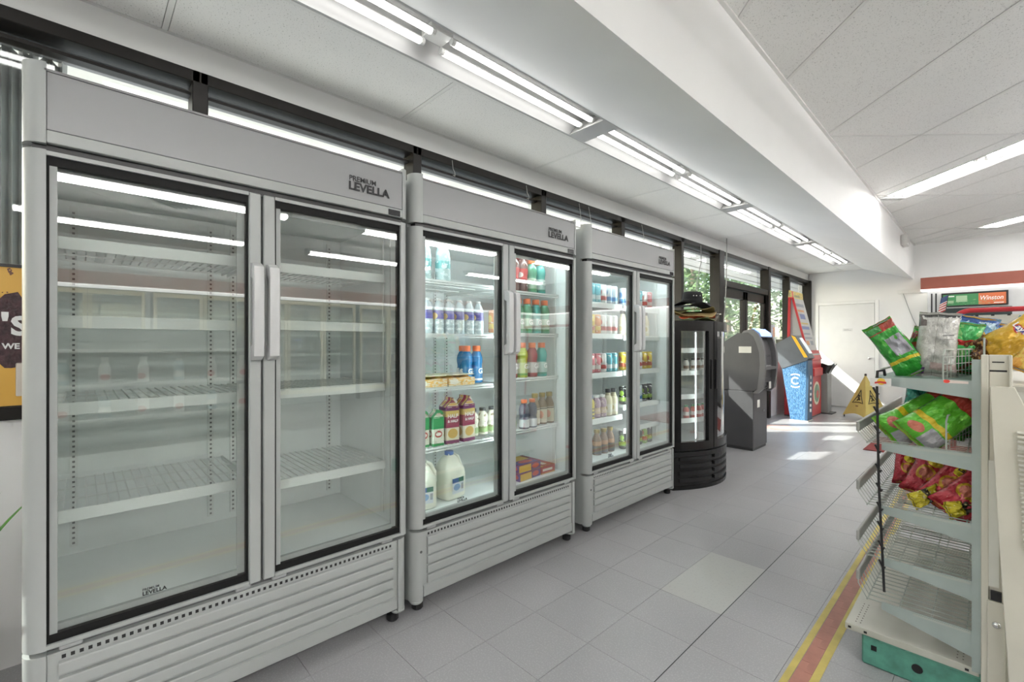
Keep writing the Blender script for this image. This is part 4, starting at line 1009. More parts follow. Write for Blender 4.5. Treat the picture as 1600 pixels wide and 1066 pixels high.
for k in (1, 2):
    g = G()
    tri = [(.17, .30), (.83, .30), (.5, .62)]
    pts = []
    for i in range(3):
        A, B = tri[i], tri[(i+1) % 3]
        for j in range(6): pts.append(on_panel(k, rel(A[0], B[0], j/6), rel(A[1], B[1], j/6)))
    g.tube(pts, .0055, 5, True); g.obj('warning_triangle', BLACK, co)
    fig = G()
    fig.tube([on_panel(k, .47, .44), on_panel(k, .52, .40), on_panel(k, .60, .36)], .009, 5); fig.tube([on_panel(k, .52, .40), on_panel(k, .45, .36), on_panel(k, .40, .345)], .008, 5)
    fig.tube([on_panel(k, .47, .44), on_panel(k, .38, .42)], .006, 5); fig.tube([on_panel(k, .47, .44), on_panel(k, .56, .47)], .006, 5)
    hp = on_panel(k, .45, .475); fig.cyl(hp-Vector((0,0,.012)), hp+Vector((0,0,.012)), .012, 8)
    fig.obj('slipping_figure', BLACK, co)
    bx_ = G(); a0 = on_panel(k, .46, .20); bx_.tube([on_panel(k, .44, .20), on_panel(k, .56, .20)], .009, 6); bx_.obj('print_mark', P('print_brown', (.22, .12, .05), .5), co)
# cable on the end wall
pts = []
for k in range(15):
    v = k/14; pts.append((-1.13+.30*v, YF-.008, 2.20-.86*v-.09*math.sin(PI*v)))
tag(G().tube(pts, .0045, 5).obj('wall_cable', P('cable_grey', (.28, .28, .28), .5)), 'thin grey cable hanging slack on the white end wall', 'cable')
bx2 = G().box(-1.20, -.72, YF-.05, YF, 2.18, 2.24, .004).obj('wall_raceway', WHITE); tag(bx2, 'white boxed raceway on the end wall above the cable', 'raceway')

# ================================================================== RED BAND AND BACK COUNTER
RB = P('band_red', (.33, .10, .07), .55, var=.04)
hb = thing('sign_band', 'red header band with glowing white lower edge over the back counter', 'header', (0, YF-.35, 2.2))
G().box(-.86, XR, 0, .33, 0, .205, .004).obj('band', RB, hb)
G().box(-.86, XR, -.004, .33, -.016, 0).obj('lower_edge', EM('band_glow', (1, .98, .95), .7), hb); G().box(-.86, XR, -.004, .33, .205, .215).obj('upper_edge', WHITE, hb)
hb2 = thing('sign_band', 'red header band along the cold cases across the store', 'header', (XR-.55, 0, 2.2))
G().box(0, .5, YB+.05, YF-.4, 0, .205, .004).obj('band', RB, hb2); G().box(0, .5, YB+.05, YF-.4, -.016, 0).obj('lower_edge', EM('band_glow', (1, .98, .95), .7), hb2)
tc_ = thing('cigarette_case', 'pale counter case with dark slots behind the flag', 'display case', (-.78, YF-.22, 0))
CPL = P('case_pale', (.55, .56, .57), .4)
G().box(0, 1.9, 0, .20, .05, 2.17, .004).obj('case', CPL, tc_)
G().box(0, 1.9, .01, .20, 0, .05).obj('plinth', P('plinth_dark', (.1, .1, .1), .5), tc_)
for k in range(2): G().box(.045+k*.055, .065+k*.055, -.004, .01, 1.62, 2.13).obj('slot', BLACK, tc_)
G().box(.17, 1.0, -.01, .01, .9, 1.86).obj('dark_panel', P('case_dark', (.02, .035, .035), .3), tc_)
ws = thing('cigarette_sign', 'green and orange cigarette sign in a black frame', 'sign', (-.60, YF-.26, 1.885))
G().box(0, .78, 0, .03, 0, .235, .004).obj('frame', BLACK, ws)
G().box(.02, .755, -.003, .0, .02, .205).obj('face', PRINT('sign_face', (.05, .24, .09), [('r', .58, 1, 0, 1, (.62, .16, .06)), ('r', .22, .40, .30, .86, (.38, .55, .36)), ('r', .08, .18, .2, .45, (.30, .45, .28)), ('n', 14, .62, (.25, .42, .22), .0, .5)], .35), ws)
text('Winston', .098, LETW, ws, (.455, -.0045, .095), FY, 'lettering', .001, .0006, 'LEFT', .78, .25)
G().box(.05, .16, -.0045, -.002, .165, .182).obj('print_line', LETW, ws)
G().box(.62, .73, -.0045, -.002, .035, .048).obj('print_line', LETW, ws)
fg = thing('flag', 'small striped flag on a stick above the back counter', 'flag', (-.50, 9.5, 1.62))
G().cyl((.0, 0, 0), (.05, 0, .40), .004, 6).obj('stick', BLACK, fg)
def flagf(u, v): return Vector((.052-.16*u*.5+.02-.13*(1-v)*.6, .012*math.sin(5*u+3*v), .36-.17*(1-v)-.20*u+.02))
G().grid(lambda u, v: Vector((.05-.035*(1-v)-.085*u, .012*math.sin(6*u+3*v), .38-.24*(1-v)-.05*u)), 10, 10).obj('cloth', PRINT('flag_print', (.70, .67, .64), [('r', 0, 1, .0, .09, (.45, .06, .06)), ('r', 0, 1, .16, .25, (.45, .06, .06)), ('r', 0, 1, .33, .41, (.45, .06, .06)), ('r', 0, 1, .49, .56, (.45, .06, .06)), ('r', 0, 1, .62, 1., (.05, .08, .18))], .7), fg, True)
bp_ = thing('black_pompom', 'shaggy black ornament at the foot of the flag', 'ornament', (-.56, 9.45, 1.40))
g = G()
for k in range(70):
    a = random.uniform(0, 2*PI); e = random.uniform(-.6, 1.3); L_ = random.uniform(.08, .16); d = Vector((math.cos(a)*math.cos(e)*1.3, math.sin(a)*math.cos(e), math.sin(e)))
    c = Vector((0, 0, .12)); g.cyl(c+d*.03, c+d*L_, .014, 5, .004)
g.cyl((0, 0, 0), (0, 0, .12), .05, 10, .07); tag(g.obj('tinsel', P('tinsel_black', (.02, .02, .02), .3, var=.4), bp_), kind='stuff')
st_ = thing('counter', 'dark sales counter below the flag and red header', 'counter', (-.75, 9.25, 0)); G().box(0, 4.2, 0, .55, .08, 1.36, .006).obj('body', P('counter_dark', (.08, .08, .085), .5), st_); G().box(-.02, 4.22, -.02, .57, 1.36, 1.40, .006).obj('top', P('counter_top', (.2, .2, .2), .4), st_); G().box(.03, 4.17, .03, .5, 0, .08).obj('kick', BLACK, st_)
# red tube rack with pale panel
rk = thing('panel_rack', 'pale panel display rack with a rounded red tube frame', 'display rack', (-.19, 4.5, 0))
RT = P('tube_red', (.52, .03, .04), .35)
pts = [(0, 0, .02), (0, 0, 1.38)]+[(.085-.085*math.cos(PI/2*k/6), 0, 1.40+.09*math.sin(PI/2*k/6)) for k in range(1, 7)]+[(.9, 0, 1.49)]+[(.985-.085*math.cos(PI/2*(1-k/6)), 0, 1.40+.09*math.sin(PI/2*(1-k/6))) for k in range(1, 7)]+[(.985, 0, .02)]
G().tube(pts, .017, 10).obj('tube_frame', RT, rk, True)
PANM = P('panel_cream', (.62, .60, .53), .6, var=.04)
G().box(.10, .95, -.006, .006, .25, 1.455).obj('panel', PANM, rk)
hk = G().box(0, .016, -.012, .012, 0, .012).mesh('panel_clip', BLACK)
for k in range(11): link('panel_clip', hk, rk, (.11+k*.075, 0, 1.448))
for xx in (0, .985): G().box(xx-.02, xx+.02, -.25, .25, 0, .03, .005).obj('foot', RT, rk)

# ================================================================== SNACK RACK IN THE FOREGROUND
GY0, GY1 = 2.22, 3.44
RG = P('rack_blue_grey', (.36, .42, .40), .4, metal=.25, var=.08, vscale=9); RC = P('rack_cream', (.60, .58, .50), .45, var=.05, vscale=5); RD = P('rack_deck', (.50, .50, .44), .28, metal=.15, var=.06)
RGN = P('rack_green', (.10, .30, .23), .35, var=.22, vscale=25)
gr = thing('snack_rack', 'metal snack rack with wire baskets, green base and chip bags', 'shelf rack', (0, GY0, 0))
GL = GY1-GY0
kb = G().box(-.355, .40, .02, GL, 0, .118, .006).obj('green_base', RGN, gr)
G().box(-.30, .36, .016, .022, .108, .12, .002).obj('base_lip', P('rack_green_light', (.14, .38, .29), .35, var=.15, vscale=20), kb)
for xx, r_ in ((-.19, .016), (.05, .018)): G().cyl((xx, .017, .06), (xx, .0215, .06), r_, 16).obj('cable_hole', BLACK, kb)
G().box(-.325, -.308, .017, .021, .065, .083).obj('cable_hole', BLACK, kb)
dk = G().box(-.405, -.03, 0, GL, .122, .148, .002).obj('base_deck', RD, gr)
g = G()
for i in range(9):
    for xx in (-.375, -.36, -.085, -.07): g.box(xx-.002, xx+.002, .03+i*.022, .036+i*.022, .1478, .1484)
tag(g.obj('deck_slots', P('slot_brown', (.14, .13, .11), .6), dk), kind='stuff')
for xx in (-.39, -.34, -.06): G().box(xx-.005, xx+.005, -.0012, .001, .130, .138).obj('edge_hole', BLACK, dk)
sp_ = G().box(-.048, -.026, -.01, .02, .14, 1.205).obj('slotted_upright', RG, gr)
g = G()
for k in range(40): g.box(-.0485, -.0475, -.002, .004, .16+k*.026, .172+k*.026)
tag(g.obj('upright_slots', BLACK, sp_), kind='stuff')
pc = G().box(-.026, -.008, -.018, .03, 0, 1.222, .002).box(-.008, .046, -.012, .03, 0, 1.222, .002).box(.038, .046, -.022, .03, .45, 1.222, .002).obj('end_post', RC, gr)
G().box(.0, .028, -.0135, -.0115, 1.196, 1.200).obj('slot', BLACK, pc); G().box(-.006, .034, -.0135, -.0115, 1.166, 1.172).obj('slot', BLACK, pc)
G().box(-.004, .022, -.024, -.0115, .408, .438).obj('post_hole', BLACK, pc)
G().box(-.012, .03, -.026, -.012, .02, .405, .003).obj('post_cover', RC, pc)
sw = G().lathe([(.001, .007), (.006, .006), (.011, .002), (.011, 0)], 14).obj('screw', CHROME, pc, True, (.010, -.026, .33), (PI/2, 0, 0))
G().box(-.004, .004, -.0005, .0005, .0, .0).obj('screw_slot', BLACK, sw) if False else None
G().box(-.008, .016, -.016, -.013, .45, .87).obj('white_insert', P('insert_white', (.68, .68, .63), .5), pc)
G().prism([(-.005, 1.12), (.05, 1.12), (.10, .98), (.12, .03), (.044, .03), (.014, .645)], 'y', -.075, -.045, .002).obj('side_panel', RC, gr)
rm = G().box(-.012, .03, -.006, .006, -.004, .004, .0025).mesh('ridge', P('ridge_cream', (.60, .59, .53), .45))
for k in range(26): link('ridge', rm, gr, (.064+.0006*k, -.082, .98-k*.0145))
G().tube([(.055, -.10, .93), (.085, -.10, .935), (.10, -.10, .90), (.10, -.10, .55)], .006, 6).obj('side_wire', P('wire_cream', (.6, .58, .52), .4), gr, True)
G().box(-.03, -.022, .02, GL, .15, 1.2).obj('back_panel', RC, gr)
G().box(-.048, -.026, GL-.03, GL, .14, 1.205).obj('slotted_upright', RG, gr)
G().box(-.026, .046, GL-.05, GL, 0, 1.222).obj('end_post', RC, gr)
G().box(-.02, .36, .03, GL, 1.10, 1.12, .002).obj('top_deck', RC, gr)      # shelf on the other side
G().box(.36, .364, .03, GL, 1.09, 1.15).obj('top_deck_lip', RC, gr)
def basket(z, lip, wire, plate_h, xf=-.29):
    sh = G().prism([(xf, z), (-.048, z), (-.048, z-plate_h), (xf, z-.028)], 'y', -.004, 0).obj('shelf_bracket', RG, gr)
    G().prism([(xf, z), (-.048, z), (-.048, z-plate_h), (xf, z-.028)], 'y', GL-.004, GL).obj('shelf_bracket', RG, gr)
    if not wire:
        G().box(xf-.02, -.048, 0, GL, z-.012, z, .001).obj('shelf_deck', P('deck_teal', (.20, .30, .26), .45, var=.1), sh)
        G().tube([(xf, -.004, z+.03), (xf, GL, z+.03)], .004, 6).obj('front_wire', ZINC, sh)
    else:
        g = G(); n = int(GL/.038)
        for k in range(n+1):
            yy = GL*k/n; g.tube([(-.05, yy, z-.004), (-.335, yy, z-.004), (-.362, yy, z+lip*.6), (-.362, yy, z+lip)], .0025, 4)
        for xx in (-.335, -.24, -.15, -.06): g.tube([(xx, 0, z-.008), (xx, GL, z-.008)], .0026, 5)
        tag(g.obj('wire_basket', ZINC, sh), kind='stuff')
        G().box(-.368, -.356, -.01, GL, z+lip-.016, z+lip+.022, .004, 2).obj('front_rail', P('rail_grey', (.40, .40, .38), .35, metal=.4), sh)
        G().box(-.05, -.20, -.006, .0, z-.012, z-.004).obj('bracket_bar', ZINC, sh)
basket(1.133, .03, False, .062); basket(.883, .05, True, .060, -.29); basket(.642, .062, True, .068); basket(.445, .06, True, .066); basket(.275, .075, True, .09)
# low wire fence on the two upper shelves
RL_ = math.radians
def fence(x, y0, y1, z, h):
    t = G(); 
    t.tube([(x, y0, z), (x, y0, z+h-.02), (x, y0+.02, z+h), (x, y1-.02, z+h), (x, y1, z+h-.02), (x, y1, z)], .003, 6)
    for k in range(1, 9): yy = rel(y0, y1, k/9); t.tube([(x, yy, z), (x, yy, z+h)], .0016, 4)
    for k in range(1, 4): t.tube([(x, y0, z+h*k/4), (x, y1, z+h*k/4)], .0016, 4)
    return t
fence(0, 0, .40, 0, .105).obj('wire_divider', ZINC, gr, False, (-.120, .01, 1.133), (0, 0, RL_(-10.6))); fence(0, 0, .40, 0, .12).obj('wire_divider', ZINC, gr, False, (-.112, .01, .883), (0, 0, RL_(-9.0))); fence(-.02, .20, .62, 1.21, .07).obj('wire_divider', ZINC, gr)
# clip strip and price tag
cs = thing('clip_strip', 'black plastic clip strip hanging from the snack rack', 'clip strip', (-.30, GY0-.035, .33))
G().tube([(0, 0, .79), (.006, 0, .4), (.022, 0, 0)], .0045, 6).obj('strip', BLACK, cs)
cmesh = G().prism([(0, 0), (.006, 0), (-.008, .032), (-.014, .03)], 'y', -.004, .004).box(.0, .008, -.004, .004, .005, .009).mesh('clip', BLACK)
for k in range(10): link('clip', cmesh, cs, (.018-.002*k, 0, .085+k*.072))
G().tube([(0, 0, .79), (.002, 0, .825), (.02, .01, .83), (.02, .03, .81)], .005, 6).obj('hook', BLACK, cs)
pt = thing('shelf_tag', 'small white tag with red and yellow emblem on the rack corner', 'price tag', (-.318, GY0-.05, 1.10))
G().box(0, .062, 0, .002, 0, .030).obj('card', P('tag_white', (.68, .68, .67), .4), pt)
G().lathe([(.001, .001), (.012, .001), (.0125, 0)], 18).obj('emblem_sun', P('emblem_yellow', (.75, .5, .05), .5), pt, False, (.033, -.0002, .018), (PI/2, 0, 0))
G().prism([(.014, .009), (.03, .013), (.048, .010), (.048, .018), (.03, .020), (.014, .016)], 'y', -.0024, -.0004).obj('emblem_band', P('emblem_red', (.6, .05, .04), .5), pt)
st3 = G().prism([(-.118, .0), (-.056, -.004), (-.056, -.012), (-.118, -.012)], 'y', -.006, -.0045).obj('shelf_sticker', PRINT('sticker_pink', (.72, .62, .58), [('e', .12, .5, .14, .5, (.75, .06, .04))], .5), gr, False, (0, 0, 1.133))

# ---- chip bags
def bag(label, w, h, t, loc, rot, mat, grp, words=None, seed=0, cat='chip bag'):
    rnd = random.Random(seed*7+3)
    ox, oy = rnd.uniform(0, 50), rnd.uniform(0, 50)
    b = thing('chip_bag', label, cat, loc, rot, grp)
    def surf(sgn):
        def f(u, v):
            e = max(0., (1-abs(2*v-1)**3.2)); q = max(0., (1-abs(2*u-1)**2.6))
            wid = w*(1.06-.10*e-.14*v+.05*noise.noise(Vector((oy, v*3, 2))))
            y_ = sgn*t*.75*(e**.6)*(q**.55)
            wr = noise.noise(Vector((u*4+ox, v*5+oy, sgn)))*.020+noise.noise(Vector((u*9+ox, v*11+oy, sgn*2)))*.009+.02*(v-.5)**2*math.sin(ox)-.016*abs(noise.noise(Vector((u*3.2+v*1.5+oy, v*3.5-u+ox, 3+sgn))))-.010*abs(noise.noise(Vector((u*7-v*3+ox, v*6+u*2+oy, 5))))
            ed = min(1, 4*min(u, 1-u))
            fl = .010*noise.noise(Vector((u*3+oy, v*.5, 4)))*(1-e)
            return Vector(((u-.5)*wid, -y_+wr*ed*sgn*(.35+.65*e)*-1+fl, v*h+.006*noise.noise(Vector((u*4+ox, v*2, 9)))))
        return f
    nu, nv = 20, 28
    g = G(); g.grid(surf(1), nu, nv); g.grid(lambda u, v: surf(-1)(u, v), nu, nv, False, True)
    bmesh.ops.remove_doubles(g.bm, verts=g.bm.verts[:], dist=.0002)
    g.obj('pouch', mat, b, True)
    for v0 in (0, 1):
        c = G(); c.grid(lambda u, v: surf(1)(u, v0)+Vector((0, .0015*math.sin(40*u), (v-.5)*.012+(.004 if v0 else -.004))), 16, 1); c.obj('crimp', mat, b, True)
    if words:
        for s, u, v, sz, m in words:
            p = surf(1)(u, v); text(s, sz, m, b, (p.x, p.y-.006, p.z), FY, 'bag_lettering', .0006, .0004, 'CENTER')
    return b
def bagmat(nm, base, shapes): return PRINT(nm, base, shapes, .24, .1, None, .6, 9., .35)
GRN = (.03, .32, .03); DGR = (.01, .14, .05)
BM = {
 'green_back': bagmat('bag_green_back', GRN, [('r', .0, 1, .84, 1, (.35, .05, .03)), ('r', .0, .5, .86, 1, (.05, .30, .06)), ('r', .36, .9, .34, .70, (.36, .36, .40)), ('r', 0, 1, .22, .28, (.60, .48, .02)), ('n', 5, .60, (.10, .46, .06), .28, .85)]),
 'green_front': bagmat('bag_green_front', GRN, [('r', 0, 1, .78, .95, (.30, .06, .04)), ('r', 0, 1, .30, .36, (.62, .48, .02)), ('e', .5, .58, .3, .12, (.45, .08, .03)), ('n', 6, .6, (.10, .48, .05))]),
 'silver': bagmat('bag_silver', (.50, .50, .47), [('r', 0, .2, .8, 1, (.14, .12, .11)), ('r', 0, 1, .95, 1, (.10, .10, .10)), ('r', .46, .472, 0, 1, (.30, .30, .28)), ('r', .55, .9, .64, .66, (.22, .22, .21)), ('r', .55, .9, .58, .59, (.30, .30, .29)), ('r', .4, 1, .06, .18, (.55, .42, .40)), ('r', .0, .3, .0, .1, (.16, .07, .22)), ('n', 6, .62, (.60, .60, .57))]),
 'green_red': bagmat('bag_green_red', (.05, .42, .10), [('r', 0, 1, .55, .66, (.55, .03, .03)), ('r', 0, 1, 0, .4, (.03, .26, .05)), ('n', 4, .56, (.20, .55, .16))]),
 'blue_orange': bagmat('bag_blue_orange', (.16, .36, .58), [('e', .55, .5, .36, .34, (.78, .38, .05)), ('e', .5, .45, .26, .2, (.80, .50, .12)), ('r', 0, 1, .9, 1, (.04, .10, .30)), ('n', 6, .6, (.45, .62, .75), .7, .95)]),
 'yellow': bagmat('bag_yellow', (.72, .44, .04), [('e', .35, .70, .20, .08, (.55, .06, .05)), ('e', .35, .70, .15, .055, (.08, .10, .35)), ('r', 0, 1, .0, .08, (.4, .2, .03)), ('n', 7, .62, (.78, .52, .12))]),
 'teal_green': bagmat('bag_teal_green', (.10, .38, .46), [('r', 0, 1, .0, .45, (.16, .46, .05)), ('r', .3, 1, .55, .85, (.34, .34, .38)), ('r', 0, 1, .88, 1, (.06, .08, .28)), ('e', .6, .42, .25, .1, (.08, .10, .35))]),
 'orange': bagmat('bag_orange', (.78, .40, .08), [('n', 4, .52, (.80, .55, .12)), ('e', .5, .62, .34, .12, (.10, .30, .55)), ('r', 0, 1, .85, 1, (.70, .25, .05))]),
 'brown': bagmat('bag_brown', (.14, .05, .02), [('n', 7, .55, (.42, .22, .05)), ('n', 11, .6, (.05, .02, .01))]),
 'teal': bagmat('bag_teal', (.01, .22, .16), [('n', 4, .6, (.02, .32, .22)), ('r', 0, 1, .92, 1, (.01, .06, .05))]),
 'lime': bagmat('bag_lime', (.12, .50, .03), [('r', 0, 1, .28, .36, (.66, .50, .02)), ('r', .52, .95, .02, .26, (.36, .36, .38)), ('e', .3, .14, .18, .07, (.55, .16, .10)), ('r', 0, 1, .72, .9, (.45, .05, .03)), ('n', 5, .58, (.20, .62, .06), .36, .72)]),
 'darkgreen': bagmat('bag_darkgreen', (.02, .15, .02), [('n', 5, .55, (.06, .30, .03)), ('r', 0, 1, .7, .85, (.40, .04, .03))]),
 'red': bagmat('bag_red', (.48, .03, .05), [('e', .4, .45, .26, .17, (.62, .36, .03)), ('e', .4, .45, .19, .11, (.55, .16, .10)), ('e', .5, .74, .24, .11, (.72, .58, .03)), ('r', 0, 1, 0, .05, (.35, .02, .03)), ('n', 5, .62, (.62, .12, .14))]),
 'yellow_small': bagmat('bag_yellow_small', (.62, .52, .03), [('r', 0, 1, .4, .6, (.05, .04, .02)), ('n', 5, .6, (.70, .62, .25))]),
}
top = 'bags on the top shelf of the snack rack'; sec = 'bags on the second shelf of the snack rack'; thr = 'bags on the third shelf of the snack rack'
RL = math.radians
bag('shiny green bag leaning left on the rack corner, top shelf', .115, .215, .06, (-.205, 2.34, 1.152), (RL(-6), RL(-32), RL(8)), BM['green_back'], top, None, 1)
bag('narrow green bag leaning right behind the silver bag', .075, .17, .045, (-.228, 2.43, 1.150), (RL(-4), RL(14), RL(-15)), BM['green_front'], top, None, 2)
bag('big silver grey bag seen from its back, top shelf', .128, .225, .07, (-.155, 2.36, 1.145), (RL(-4), RL(5), RL(4)), BM['silver'], top, None, 3)
bag('green bag with red band behind the wire divider', .125, .19, .06, (-.105, 2.60, 1.15), (RL(-6), RL(10), RL(5)), BM['green_red'], top, None, 4)
bag('blue bag with orange picture standing at the back, top shelf', .16, .225, .06, (-.10, 2.72, 1.15), (RL(-8), RL(14), RL(0)), BM['blue_orange'], top, None, 5)
bag('brown bag low behind the wire divider', .085, .14, .05, (-.062, 2.60, 1.15), (RL(-3), RL(8), RL(10)), BM['brown'], top, None, 6)
bag('bright yellow chip bag lying tilted, top of the rack', .125, .195, .06, (-.028, 2.62, 1.215), (RL(-10), RL(52), RL(0)), BM['yellow'], top, [("Lay's", .35, .68, .028, LETW)], 7)
bag('teal and lime bag right of the yellow bag', .10, .17, .05, (.045, 2.66, 1.19), (RL(-10), RL(24), RL(0)), BM['teal_green'], top, None, 8)
bag('orange bag at the right edge of the picture', .11, .15, .05, (.085, 2.50, 1.16), (RL(-10), RL(30), RL(0)), BM['orange'], top, None, 9)
bag('blue bag tucked behind the orange picture bag', .12, .20, .05, (-.03, 2.86, 1.15), (RL(-8), RL(20), RL(0)), BM['blue_orange'], top, None, 10)
bag('dark teal bag standing at the back of the second shelf', .13, .20, .05, (-.225, 2.66, .895), (RL(-8), RL(8), RL(10)), BM['teal'], sec, None, 11)
bag('lime bag with yellow band lying at left, second shelf', .145, .27, .07, (-.285, 2.32, .905), (RL(-14), RL(54), RL(10)), BM['lime'], sec, None, 12)
bag('lime bag with yellow band lying nearest the upright, second shelf', .15, .24, .07, (-.205, 2.27, .905), (RL(-14), RL(46), RL(5)), BM['lime'], sec, None, 13)
bag('green bag with red top behind the lime bags', .14, .19, .06, (-.145, 2.50, .90), (RL(-6), RL(10), RL(0)), BM['green_front'], sec, None, 14)
bag('dark green bag in the shade by the upright', .10, .16, .05, (-.08, 2.58, .89), (RL(-6), RL(-5), RL(0)), BM['darkgreen'], sec, None, 15)
bag('dark green bag at the very back of the second shelf', .12, .18, .05, (-.16, 2.82, .89), (RL(-6), RL(5), RL(0)), BM['darkgreen'], sec, None, 16)
LYEL = P('logo_dark', (.05, .03, .02), .5)
for k, (x, y, rx, ry, rz, lb_) in enumerate(((-.262, 2.60, -12, 8, 25, 'small red bag at left end of the third shelf'), (-.205, 2.46, -24, 22, 8, 'red bag second from left, third shelf'), (-.150, 2.36, -28, 34, 4, 'red bag third from left, third shelf'), (-.110, 2.29, -30, 40, 0, 'red bag nearest the upright, third shelf'))):
    bag(lb_, .122 if k else .085, .185 if k else .14, .055, (x, y, .655), (RL(rx), RL(ry), RL(rz)), BM['red'], thr, [("Lay's", .5, .735, .022, LYEL)] if k else None, 20+k)
for k, (x, y, ry, lb_) in enumerate(((-.205, 2.30, 62, 'crumpled yellow bag lying below the red bags at left'), (-.105, 2.262, 70, 'crumpled yellow bag lying under the right red bag'))):
    bag(lb_, .06, .10, .03, (x, y, .66), (RL(-30), RL(ry), RL(10)), BM['yellow_small'], thr, None, 30+k)

# ================================================================== LEFT EDGE: SHUTTER, POSTER, PLANT
sh_ = thing('folded_shutter', 'grey folded accordion shutter outside the window at far left', 'shutter', (-2.98, -1.1, 0))
SHG = P('shutter_grey', (.42, .43, .43), .4, metal=.2, var=.1)
NB = 36
for k in range(NB):
    y0, y1 = 1.055-(k+1)*.0155, 1.055-k*.0155; xa, xb = (.0, .045) if k % 2 else (.045, .0)
    G().prism([(xa, y0), (xb, y1), (xb+.005, y1), (xa+.005, y0)], 'z', .1, 2.57+.03*math.sin(k*2.3)).obj('blade', SHG, sh_)
G().box(-.04, .08, .45, 1.16, 2.64, 2.70).obj('track', FRAME, sh_)
pf = thing('ice_cream_poster', 'orange framed poster of a chocolate ice cream bar at left edge', 'poster', (XW+.012, -.62, 1.005))
G().box(0, .012, 0, .53, 0, .014).box(0, .012, 0, .012, .014, .55).box(0, .012, .518, .53, .014, .55).box(0, .012, 0, .53, .55, .562).obj('frame', BLACK, pf)
G().box(.001, .006, .012, .518, .014, .55).obj('print', PRINT('poster_orange', (.74, .42, .07), [('n', 14, .66, (.16, .06, .03), .55, 1.)], .35), pf)
def choc(u, v):
    a = 2*PI*u; r = v*(1+.12*noise.noise(Vector((math.cos(a)*3, math.sin(a)*3, 5))))
    return Vector((.0075+.004*(1-v), .425+.075*r*math.cos(a), .305+.145*r*math.sin(a)))
G().grid(choc, 28, 6, True).obj('chocolate_bar', P('chocolate', (.06, .025, .03), .3, var=.5, vscale=60, bump=.8, bscale=90), pf, True)
G().box(.006, .009, .437, .462, .05, .18, .003).obj('stick', P('stick_pale', (.68, .62, .55), .5), pf)
text("S", .10, LETW, pf, (.0125, .425, .29), FX, 'lettering', .004, .0006); text("'", .10, LETW, pf, (.0125, .400, .30), FX, 'lettering', .005, .0006); text('WE', .03, LETW, pf, (.0125, .402, .235), FX, 'lettering', .001, .0006)
pl = thing('potted_plant', 'green strap-leaved plant by the wall at the left edge', 'plant', (-2.36, -.41, 0))
G().lathe([(.001, .0), (.10, 0), (.13, .24), (.14, .25), (.14, .27), (.12, .27), (.115, .24), (.001, .235)], 20).obj('pot', P('pot_clay', (.30, .14, .08), .8), pl, 'auto')
LEAF = P('leaf_green', (.06, .22, .02), .4, var=.25, vscale=18)
for k in range(9):
    a = 1.1+k*.7; L_ = .62+.06*math.sin(k*3); bnd = .5+.3*math.sin(k*1.7)
    def lf(u, v, a=a, L_=L_, bnd=bnd):
        rr = .02+.30*v*bnd+.08*v*v; z = .24+L_*v*(1-.28*v*v*bnd); wd = .026*math.sin(PI*min(1, .12+v*.9))*(1-.3*v)
        return Vector((rr*math.cos(a)-wd*(2*u-1)*math.sin(a), rr*math.sin(a)+wd*(2*u-1)*math.cos(a), z-.3*wd*abs(2*u-1)))
    G().grid(lf, 4, 14).obj('leaf', LEAF, pl, True)

# ================================================================== CABLES BY THE WINDOWS
def cable(pts, r, label):
    tag(G().tube(pts, r, 5).obj('hanging_cable', P('cable_pale', (.32, .32, .31), .5), None, True), label, 'cable')
cable([(-2.50, 6.42, 2.70), (-2.50, 6.42, 2.45), (-2.51, 6.43, 2.1), (-2.54, 6.47, 1.8), (-2.53, 6.40, 1.55)], .007, 'pale cable hanging from the ceiling beside the entrance post')
cable([(-2.56, 5.75, 2.52), (-2.56, 5.76, 2.3), (-2.57, 5.66, 2.05), (-2.57, 5.62, 1.7)], .005, 'thin dark cable hanging in the window above the hats')
for k, yy in enumerate((1.87, 2.60, 3.28, 3.42, 4.35)):
    cable([(-2.575, yy, 2.53), (-2.565, yy, 2.47), (-2.55, yy+.005, 2.44), (-2.56, yy+.012, 2.42), (-2.575, yy+.008, 2.43)] if k < 2 else [(-2.575, yy, 2.53), (-2.57, yy+.01*k, 2.40), (-2.575, yy+.02, 2.25)], .0025, 'thin wire hook on the window head, %s from the left' % ORD[k])

# ================================================================== ACROSS THE STORE (mirrored in the cooler doors)
CF = P('case_frame_cream', (.52, .46, .30), .4); CB = P('case_black', (.03, .035, .04), .35)
for b_ in range(3):
    cc = thing('cold_case', ['cold case with cream door frames nearest the camera end', 'cold case with cream door frames opposite the empty cooler', 'cold case with cream door frames at the far side'][b_], 'cold case', (XR-.45, -2.8+b_*3.7, 0), None, 'cold cases across the store')
    G().box(.06, .45, 0, 3.6, 0, 2.15).obj('cabinet', CB, cc); G().box(0, .06, 0, 3.6, .02, .22).obj('kick', P('kick_grey', (.3, .3, .3), .5), cc)
    for k in range(5):
        a = k*.72; d = G().box(0, .05, a+.005, a+.055, .22, 2.13).box(0, .05, a+.665, a+.715, .22, 2.13).box(0, .05, a+.055, a+.665, 2.06, 2.13).box(0, .05, a+.055, a+.665, .22, .30).obj('door', CF, cc)
        G().box(.02, .025, a+.055, a+.665, .30, 2.06).obj('glass', DGLASS, d); G().box(-.03, 0, a+.62, a+.64, 1.0, 1.35).obj('handle', CHROME, d)
    for z in (.6, 1.0, 1.4, 1.75):
        G().box(.045, .058, .06, 3.55, z, z+.05).obj('shelf_edge', SHELFW, cc)
        G().box(.050, .059, .06, 3.55, z+.05, z+.24).obj('stock_front', PRINT('stock_%d' % int(z*100), (.10, .12, .14), [('n', 30, .55, (.35, .16, .12)), ('n', 23, .58, (.20, .30, .42)), ('n', 37, .6, (.55, .5, .35))], .4), cc)
ai = thing('aisle_shelf', 'low white aisle shelf of cleaning products opposite the empty cooler', 'shelf unit', (2.45, -.9, 0))
